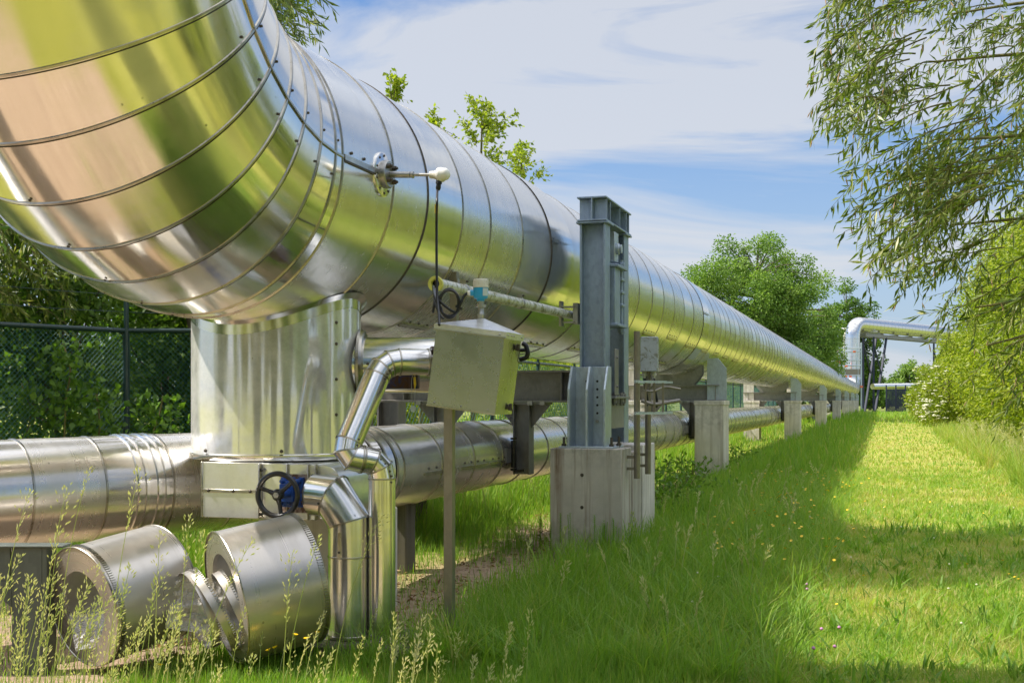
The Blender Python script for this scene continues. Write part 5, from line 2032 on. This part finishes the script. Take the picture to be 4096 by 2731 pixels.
# far trees left of the riser
def far_tree(px, top_y, half_w, Z, label, mat, seed, n=15000, name='far_tree', low=.28):
    c = at(px, 1601, Z=Z)
    ht = EYE + (CY - top_y) / F * Z
    w = 1.15 * half_w / F * Z
    el = [((c.x + w * .08, c.y, ht * .72), (w * .5, w * .5, ht * .27)), ((c.x - w * .5, c.y, ht * .56), (w * .45, w * .5, ht * .25)), ((c.x + w * .55, c.y, ht * .60), (w * .42, w * .5, ht * .24)), ((c.x - w * .1, c.y - w * .2, ht * .55), (w * .75, w * .6, ht * .33)), ((c.x - w * .6, c.y, ht * .4), (w * .45, w * .5, ht * .3)), ((c.x + w * .6, c.y, ht * .42), (w * .45, w * .5, ht * .3)), ((c.x, c.y, ht * low), (w * .95, w * .8, ht * .24))]
    return tree(name, label, 'bush' if 'bush' in name else 'tree', (c.x, c.y, 0), ht, el, 0, n, max(.14, .0022 * Z), mat, seed=seed, lw=.6, droop=.5, trunk_r=.25, group='trees behind the far end of the pipeline', clumps=230, cr=.22, fuzz=.16)


far_tree(2992, 880, 345, 95, 'big round leafy tree rising behind the far half of the pipeline', M['fartree'], 101, 110000)
far_tree(3160, 1090, 190, 104, 'paler leafy tree in front of the darker one, right of the big round tree', M['fartree'], 102, 30000)
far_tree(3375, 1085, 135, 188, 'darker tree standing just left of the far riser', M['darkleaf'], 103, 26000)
far_tree(3480, 1440, 55, 205, 'small dark bush like tree behind the trestle legs', M['darkleaf'], 104, 4000)
for k_, (px_, ty_, hw_) in enumerate(((3470, 1560, 60), (3530, 1548, 55), (3590, 1556, 60))):
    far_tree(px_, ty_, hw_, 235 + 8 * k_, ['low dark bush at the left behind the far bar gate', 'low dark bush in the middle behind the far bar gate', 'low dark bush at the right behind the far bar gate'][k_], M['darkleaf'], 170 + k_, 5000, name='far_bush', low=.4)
far_tree(3640, 1425, 90, 215, 'small rounded tree just right of the trestle legs', M['fartree'], 105, 6000)

# hedge on the right of the track
hl = [((4.1, 24), 5.6, 1.5), ((4.6, 29.5), 6.6, 1.9), ((4.3, 35), 7.0, 1.7), ((4.9, 41), 8.6, 2.1), ((4.6, 48), 8.2, 1.9), ((5.2, 56), 9.2, 2.3), ((4.8, 65), 8.2, 2.0), ((5.4, 76), 8.4, 2.4), ((5.2, 90), 6.2, 2.4), ((5.2, 108), 5.8, 2.4), ((5.0, 128), 5.4, 2.2)]
NUM = ['first', 'second', 'third', 'fourth', 'fifth', 'sixth', 'seventh', 'eighth', 'ninth', 'tenth', 'eleventh']
for i, ((x, y), h, r) in enumerate(hl):
    tree('hedge_bush', f'yellow green hedge bush, {NUM[i]} from the willow along the grass track', 'bush', (x, y, 0), h,
         [((x, y, h * .3), (r, r * 1.5, h * .3)), ((x + .2, y, h * .68), (r * .8, r * 1.3, h * .32))], 0, 30000 if y < 60 else 14000, .085 + .0011 * y, M['hedge'], seed=120 + i, lw=.55, droop=.3, trunk_r=.08, group='hedge bushes along the track', clumps=60, cr=.34, fuzz=.28)
# elders in flower
for i, (px, py, Z) in enumerate(((3690, 1500, 78), (3745, 1420, 62))):
    c = at(px, py, Z=Z)
    t = tree('flowering_elder', ['elder bush covered in flat cream flower heads, farther along the track', 'elder bush with cream flower heads, nearer in the hedge'][i], 'bush', (c.x + .6, c.y, 0), 5, [((c.x + .6, c.y, c.z * .55), (1.5, 2.2, c.z * .55)), ((c.x + .9, c.y, c.z * .95), (1.3, 1.8, c.z * .4))], 0, 9000, .15, M['hedge'], seed=140 + i, trunk_r=.07, clumps=36, group='elder bushes in the hedge')
    m = MB()
    rg = np.random.default_rng(150 + i)
    cm = [o for o in t.children if o.name.startswith('crown')][0].data
    cv = np.empty(len(cm.vertices) * 3, np.float32)
    cm.vertices.foreach_get('co', cv)
    cv = cv.reshape(-1, 3)
    face = -(cv[:, 1] - c.y) * .5 - (cv[:, 0] - c.x - .6) * .8 + rg.normal(0, .35, len(cv))
    for k in np.argsort(-face)[:1500:22]:
        p = V((float(cv[k, 0]), float(cv[k, 1]), float(cv[k, 2]) + .03))
        rad = rg.uniform(.07, .15)
        for q in range(9):
            o = V(tuple(rg.normal(size=3))) * rad * .45
            m.lathe([(.0, 0), (rad * .42, .0), (rad * .3, .03), (.0, .035)], p + V((o.x, o.y, o.z * .25)), ZA, 6)
    m.build('flower_heads', M['flower'], t)

# trees outside the picture that the shiny metal mirrors
for i, (x, y, h, r) in enumerate(((9.0, 8.0, 8.0, 2.6), (9.5, 14.5, 9.0, 2.8), (8.6, 1.0, 7.5, 2.6), (7.5, -6.0, 10.5, 3.4), (2.0, -9, 13.0, 4.0), (-4.5, -10, 14, 4.0), (-11, -8, 13.0, 3.8), (-15, -1.0, 9.0, 3.0), (8.2, 20.5, 7.5, 2.4))):
    tree('meadow_tree', ['east', 'far east', 'side', 'corner', 'rear', 'rear middle', 'rear corner', 'west', 'track'][i] + ' tree around the meadow clearing behind the photographer', 'tree', (x, y, 0), h, [((x, y, h * .35), (r, r, h * .33)), ((x, y, h * .7), (r * .85, r * .85, h * .32))], 0, 13000 if 3 <= i <= 6 else 4500, .34, M['hedge'] if i in (0, 1, 8) else M['darkleaf'], seed=160 + i, lw=.6, trunk_r=.16, group='trees around the clearing', clumps=30, cr=.36)

# ------------------------------------------------------------------ grass
def mat_grass(name, stops, trans=.45):
    t = NT(name)
    tone = t.n('Attribute', attribute_name='tone').outputs['Fac']
    c = t.ramp(tone, stops)
    p = t.n('BsdfPrincipled')
    t.l(c, p.inputs['Base Color'])
    p.inputs['Roughness'].default_value = .5
    p.inputs['Specular IOR Level'].default_value = .35
    tr = t.n('BsdfTranslucent')
    t.l(t.mix(1.0, c, (1.25, 1.4, .6, 1), 'MULTIPLY'), tr.inputs['Color'])
    ms = t.n('MixShader')
    ms.inputs[0].default_value = trans
    t.l(p.outputs[0], ms.inputs[1])
    t.l(tr.outputs[0], ms.inputs[2])
    t.l(ms.outputs[0], t.out.inputs['Surface'])
    return t.m


M['grass'] = mat_grass('grass_blade', [(0, (.12, .23, .03)), (.35, (.22, .38, .045)), (.62, (.34, .42, .075)), (.82, (.46, .44, .14)), (1, (.55, .46, .22))])
M['seed'] = mat_grass('grass_seed', [(0, (.33, .40, .14)), (.5, (.58, .58, .30)), (1, (.72, .66, .45))], trans=.35)


def blades(name, x, y, h, w, tone, lean, rng, mat):
    n = len(x)
    az = rng.uniform(0, 2 * math.pi, n)
    bend = rng.uniform(.1, 1.0, n) * lean
    dx, dy = np.cos(az), np.sin(az)
    fx, fy = -np.sin(az + rng.normal(0, .6, n)), np.cos(az + rng.normal(0, .6, n))
    z0 = np.full(n, -.04)
    P = []
    for t_, ww in ((0, 1.0), (.45, .85), (.8, .5)):
        off = bend * h * t_ ** 2
        zz = z0 + h * t_ * (1 - .25 * bend * t_)
        for sg in (-1, 1):
            P.append(np.stack([x + dx * off + fx * w * ww * .5 * sg, y + dy * off + fy * w * ww * .5 * sg, zz], 1))
    off = bend * h
    P.append(np.stack([x + dx * off, y + dy * off, z0 + h * (1 - .25 * bend)], 1))
    vs = np.stack(P, 1).reshape(-1, 3)
    b = np.arange(n)[:, None] * 7
    tr = np.concatenate([b + np.array([[a, c, d]]) for a, c, d in ((0, 1, 3), (0, 3, 2), (2, 3, 5), (2, 5, 4), (4, 5, 6))], 0)
    o = np_mesh(name, vs, tr, mat, tone=np.repeat(np.clip(tone, 0, 1), 7))
    return tag(o, kind='stuff')


def frustum_points(n, z0, z1, power, rng, margin=1.18):
    u = rng.uniform(0, 1, n)
    k = 1 - power
    Zd = (z0 ** k + u * (z1 ** k - z0 ** k)) ** (1 / k)
    X = rng.uniform(-1, 1, n) * (.42 * margin) * Zd
    return X * CT - Zd * ST, X * ST + Zd * CT, Zd


rg = np.random.default_rng(77)


def sm(a, b, v):
    t = np.clip((v - a) / (b - a), 0, 1)
    return t * t * (3 - 2 * t)


def zone_height(x, y):
    n = vnoise(x * 1.6, y * 1.6, 11) * .6 + vnoise(x * 5, y * 5, 12) * .4
    lane = sm(-1.35, -.35, x) * (1 - sm(2.0, 2.9, x)) * (1 - .85 * sm(60, 135, y))
    right = sm(2.1, 3.0, x)
    leftband = sm(-3.6, -2.6, x) * (1 - sm(-1.35, -.35, x))
    field = 1 - sm(-5.6, -4.6, x)
    under = 1 - np.clip(lane + right + leftband + field, 0, 1)
    h = lane * .095 + right * .62 + leftband * (.22 + .30 * sm(14, 45, y) + .16 * (1 - sm(.3, 1.1, np.abs(x + 2.9)))) + field * .52 + under * (.16 + .4 * sm(60, 120, y))
    h = h * (.55 + .9 * n)
    h = np.where((y < 7.2) & (x < -1.9), (.07 + .12 * n), h)
    return h, lane, right, leftband, field


def grass_patch(name, n, z0, z1, power, wk, seed):
    rng = np.random.default_rng(seed)
    x, y, Zd = frustum_points(n, z0, z1, power, rng)
    h, lane, right, leftband, field = zone_height(x, y)
    bn = bare(x, y)
    keep = rng.uniform(0, 1, n) > bn * .93
    keep &= ~((np.abs(x - P1a - .37) < .36) & (y > SF - .02) & (y < SF + 1.85))
    keep &= (x > -30) & (x < 14)
    cl = vnoise(x * .8, y * .8, 21) * .5 + vnoise(x * 3.3, y * 3.3, 22) * .5
    keep &= rng.uniform(0, 1, n) < (.45 + .55 * sm(.25, .6, cl) + .2 * lane)
    tone = rng.normal(.30, .13, n) + lane * (.18 + .75 * (.6 * vnoise(x * .9 + 9, y * .7, 31) + .4 * vnoise(x * 3.2, y * 2.4, 32) - .42)) + right * (.28 + rng.normal(0, .12, n)) + field * .08 + (cl - .5) * .15
    tone += np.where(rng.uniform(0, 1, n) < .06 + .1 * lane + .2 * right, .35, 0)
    hh = h * rng.uniform(.45, 1.25, n)
    w = np.maximum(.0045, wk * Zd) * rng.uniform(.6, 1.4, n) * (1 + .25 * lane)
    lean = .55 + .5 * lane
    i = keep
    return blades(name, x[i], y[i], hh[i], w[i], tone[i], (lean * np.ones(n))[i], rng, M['grass'])


grass_patch('meadow_grass', 330000, 5.2, 26, 1.15, .00062, 1)
grass_patch('distant_grass', 170000, 24, 150, 1.25, .0006, 2)


def tufts(name, n, seed, y0, y1, x0, x1, per, hmin, hmax, w, tone0):
    rng = np.random.default_rng(seed)
    cx, cy = rng.uniform(x0, x1, n), y0 + (y1 - y0) * rng.uniform(0, 1, n) ** 1.5
    ok = (bare(cx, cy) < .55) & ~((np.abs(cx - P1a - .37) < .42) & (cy > SF - .05) & (cy < SF + 1.9))
    cx, cy = cx[ok], cy[ok]
    n = len(cx)
    hh = rng.uniform(hmin, hmax, n)
    tt = rng.normal(tone0, .14, n)
    x = np.repeat(cx, per) + rng.normal(0, .03, n * per)
    y = np.repeat(cy, per) + rng.normal(0, .03, n * per)
    return blades(name, x, y, np.repeat(hh, per) * rng.uniform(.5, 1.2, n * per), np.full(n * per, w) * rng.uniform(.6, 1.3, n * per), np.repeat(tt, per) + rng.normal(0, .07, n * per), 1.15, rng, M['grass'])


tufts('coarse_grass', 1500, 41, 6.8, 24, -3.1, -.5, 16, .20, .46, .0085, .42)
tufts('lane_tufts', 1400, 42, 7, 30, -.8, 2.6, 12, .07, .17, .0075, .5)
tufts('broad_weeds', 900, 43, 6.8, 18, -2.8, 1.8, 7, .09, .2, .024, .22)
tufts('verge_grass', 1500, 44, 12, 60, 2.3, 6.0, 16, .4, .85, .012, .62)


def seed_stalks(name, specs, seed, big=1.0):
    """flowering grass: thin bending stem with a loose panicle; specs = (base, tip, length of head)"""
    rng = np.random.default_rng(seed)
    vs, tr, tn = [], [], []

    def tri(a, b, c, t_):
        k = len(vs)
        vs.extend([tuple(a), tuple(b), tuple(c)])
        tn.extend([t_] * 3)
        tr.append((k, k + 1, k + 2))

    for base, tip, hl_, tone, kind in specs:
        base, tip = V(base), V(tip)
        mid = V((base.x * .75 + tip.x * .25, base.y * .75 + tip.y * .25, base.z + (tip.z - base.z) * .62))
        pts = [(1 - t) ** 2 * base + 2 * t * (1 - t) * mid + t * t * tip for t in [k / 12 for k in range(13)]]
        side = V((CT, ST, 0))
        for k in range(12):
            wa, wb = .0022 * big * (1.3 - k / 14), .0022 * big * (1.3 - (k + 1) / 14)
            for s_ in (side, V((-ST, CT, 0))):
                a, b = pts[k], pts[k + 1]
                tri(a - s_ * wa, a + s_ * wa, b + s_ * wb, tone - .45)
                tri(a - s_ * wa, b + s_ * wb, b - s_ * wb, tone - .45)
        L = (tip - mid).length
        n = int(34 * (hl_ / .16))
        for k in range(n):
            t = 1 - (k / n) * min(.55, hl_ / max(L, .05) * .8)
            p = (1 - t) ** 2 * base + 2 * t * (1 - t) * mid + t * t * tip
            dd = ((1 - t) * (mid - base) + t * (tip - mid)).normalized()
            frac = k / n
            spread = hl_ * (.05 + (.22 if kind == 0 else .06) * math.sin(math.pi * min(1, frac * 1.15 + .06))) * rng.uniform(.3, 1.2)
            o = V(tuple(rng.normal(size=3)))
            o = (o - dd * o.dot(dd)).normalized()
            q = p + o * spread + dd * spread * .9
            ax = (dd * .8 + o * .45 + V((0, 0, -.1))).normalized()
            sl, sw = .011 * big * rng.uniform(.8, 1.4), .0034 * big
            sd_ = ax.cross(V(tuple(rng.normal(size=3)))).normalized() * sw
            sd2 = ax.cross(sd_).normalized() * sw
            tt = min(1, max(0, tone + rng.normal(0, .15)))
            for s_ in (sd_, sd2):
                tri(q - ax * sl, q + s_, q + ax * sl, tt)
                tri(q - ax * sl, q + ax * sl, q - s_, tt)
    o = np_mesh(name, np.array(vs), np.array(tr), M['seed'], tone=np.clip(np.array(tn), 0, 1))
    return tag(o, kind='stuff')


sp_ = []
def stalk_px(px, py, Z, rng, tone, kind, lean=1.0, hl_=None):
    tip = at(px, py, Z=Z)
    if tip.z < .12: return
    b = V((tip.x, tip.y, -.02)) + V((CT, ST, 0)) * (-rng.uniform(.02, .28) * lean * tip.z) + V((-ST, CT, 0)) * rng.uniform(-.15, .15)
    sp_.append((b, tip, hl_ or rng.uniform(.10, .20), tone, kind))


r7 = np.random.default_rng(15)
for (px, py) in ((120, 1960), (270, 1950), (360, 1870), (240, 2110), (560, 1880), (660, 2300), (760, 2060), (820, 2130), (1010, 2160), (50, 2320), (140, 2330), (400, 2270), (210, 2420), (330, 2400), (420, 2330), (520, 2260), (640, 2130), (1170, 2210), (1530, 2060), (1280, 2140), (30, 2450), (90, 2220)):
    stalk_px(px, py, r7.uniform(5.0, 6.6), r7, r7.uniform(.35, .7), 0, 1.2)
for k in range(48): stalk_px(r7.uniform(-40, 760), r7.uniform(2260, 2720), r7.uniform(4.6, 6.8), r7, r7.uniform(.2, .8), int(r7.uniform() < .3), 1.3)
for k in range(55): stalk_px(r7.uniform(700, 2150), r7.uniform(2430, 2720), r7.uniform(5.4, 7.6), r7, r7.uniform(.45, .95), int(r7.uniform() < .55))
seed_stalks('flowering_grass', sp_, 3, 1.0)
sp_ = []
for k in range(80):
    x, y = r7.uniform(-3.0, -.95), r7.uniform(7, 24)
    h = r7.uniform(.25, .5)
    a = r7.uniform(0, 6.28)
    sp_.append((V((x, y, 0)), V((x + math.cos(a) * h * .25, y + math.sin(a) * h * .25, h)), r7.uniform(.07, .13), r7.uniform(.1, .75), int(r7.uniform() < .4)))
for k in range(420):
    x, y = r7.uniform(-9, -4.9), r7.uniform(8.5, 22)
    h = r7.uniform(.5, .95)
    a = r7.uniform(0, 6.28)
    sp_.append((V((x, y, 0)), V((x + math.cos(a) * h * .22, y + math.sin(a) * h * .22, h)), r7.uniform(.08, .15), r7.uniform(.3, .8), 0))
for k in range(500):
    x, y = r7.uniform(2.5, 5.5), r7.uniform(15, 48)
    h = r7.uniform(.6, 1.1)
    a = r7.uniform(0, 6.28)
    sp_.append((V((x, y, 0)), V((x + math.cos(a) * h * .35, y + math.sin(a) * h * .35, h)), r7.uniform(.14, .25), r7.uniform(.4, .95), 0))
seed_stalks('seeding_grass', sp_, 4, 1.7)

# wild flowers scattered in the grass
m = MB()
M['butter'] = mat_paint('buttercup_yellow', (.85, .55, .01), .5, 0, .05)
M['clover'] = mat_paint('clover_pink', (.55, .25, .45), .7, 0, .15)
r8 = np.random.default_rng(31)


def flower(p, r, mi, h):
    m.tube([V((p[0], p[1], 0)), V((p[0], p[1], h))], .0012, 3, 3)
    if mi == 0:
        m.lathe([(.0, 0), (r * .6, .002), (r, r * .55), (.0, r * .35)], V((p[0], p[1], h)), V((r8.normal() * .3, r8.normal() * .3, 1)), 7, 0)
    else:
        m.lathe([(.0, -r), (r * .8, -r * .5), (r, 0), (r * .75, r * .6), (.0, r)], V((p[0], p[1], h)), ZA, 8, mi)


for k in range(150):
    x, y = r8.normal(-1.15, .45), r8.uniform(11, 24)
    flower((x, y), .011 + .0004 * y, 0, r8.uniform(.16, .32))
for k in range(40): flower((r8.uniform(-.4, 2.0), r8.uniform(9, 22)), .012, 0, r8.uniform(.08, .14))
for px, py in ((1765, 0),): pass
for (px, py) in ((1270, 2530), (1225, 2555), (1180, 2540), (1100, 2590), (1075, 2600), (640, 2660)):
    p = at(px, py, Z=7.0)
    if p.z > .05: flower((p.x, p.y), .017, 0, p.z)
for k in range(6):
    p = at(r8.uniform(3180, 3420), r8.uniform(2320, 2640), z=.12)
    flower((p.x, p.y), .012, 1, r8.uniform(.10, .17))
for k in range(25): flower((r8.uniform(-2, 2), r8.uniform(8, 20)), .009, 2, r8.uniform(.1, .25))
fl = m.build('wild_flowers', [M['butter'], M['clover'], M['flower'], M['grass']])
tag(fl, kind='stuff')

# horsetails and docks at the foot of the column block
def horsetail(p, h, rng):
    b = MB()
    b.tube([V((p[0], p[1], 0)), V((p[0] + rng.normal() * .02, p[1], h))], .0035, 5, tone=.3)
    for z_ in np.linspace(.05, h, int(h / .022)):
        L_ = .085 * (1 - .75 * (z_ / h)) + .012
        for q in range(9):
            a = q / 9 * 6.283 + rng.uniform(0, .5)
            e = V((p[0] + math.cos(a) * L_, p[1] + math.sin(a) * L_, z_ + L_ * .75))
            c = V((p[0], p[1], z_))
            s_ = V((-math.sin(a), math.cos(a), 0)) * .0016
            b.add([c - s_, c + s_, e], [(0, 1, 2)], tone=float(np.clip(rng.normal(.15, .1), 0, 1)))
    o = b.build('horsetail', M['grass'])
    return o


r9 = np.random.default_rng(51)
for k in range(16):
    near = k < 10
    p = (r9.uniform(-3.3, -2.5), SF - r9.uniform(.06, .5)) if near else (r9.uniform(-4.1, -3.4), r9.uniform(11.0, 13.5))
    o = horsetail(p, r9.uniform(.28, .5), r9)
    tag(o, 'feathery green horsetail growing against the front of the stained column block' if near else 'feathery green horsetail on the bare soil left of the stained column block', 'plant', 'horsetails at the column block' if near else 'horsetails on the bare soil')
for k, (px, py, Zx) in enumerate(((2690, 1850, 17.5), (2760, 1860, 19.5), (2640, 1900, 16.5), (2950, 1740, 27), (2720, 1760, 22))):
    b = at(px, py, Z=Zx)
    t = thing('broad_leaf_weed', ['leafy weed bush left of the second support block', 'leafy weed touching the left side of the second support block', 'leafy weed just behind the rearmost column block', 'leafy weed between the second and third support blocks', 'tall leafy weed under the lower pipe by the second hanger'][k], 'weed', (b.x, b.y, 0), 'weeds by the support blocks')
    rg = np.random.default_rng(200 + k)
    n = 210
    hh = .6
    ps = np.stack([b.x + rg.normal(0, .26, n), b.y + rg.normal(0, .3, n), rg.uniform(.05, 1, n) * hh], 1)
    leaf_mesh('leaves', ps, rg.normal(size=(n, 3)) + np.array([0, 0, .3]), .10, .045, rg.uniform(.3, 1, n), M['ivy'], t, rg)
    m = MB()
    for q in range(7): m.tube([V((b.x, b.y, 0)), V((b.x + rg.normal() * .25, b.y + rg.normal() * .25, hh))], .004, 4)
    m.build('stems', M['twig'], t)


# dry leaves and grit on the bare strip under the pipes
r10 = np.random.default_rng(61)
n = 5200
x = r10.uniform(-5.0, -2.3, n)
y = r10.uniform(6.7, 17, n)
k_ = r10.uniform(0, 1, n) < bare(x, y) * (.35 + .9 * vnoise(x * 2.2, y * 2.2, 8))
ps = np.stack([x[k_], y[k_], np.full(k_.sum(), -.005) + r10.uniform(0, .02, k_.sum())], 1)
ds = r10.normal(size=ps.shape)
ds[:, 2] *= .25
M['litter'] = mat_leaf('dry_leaf', [(0, (.10, .055, .03)), (.5, (.30, .17, .08)), (1, (.52, .36, .2))], trans=.15)
lt = leaf_mesh('leaf_litter', ps, ds, .06, .03, r10.uniform(0, 1, len(ps)), M['litter'], None, r10, flat=3.0)
tag(lt, kind='stuff')
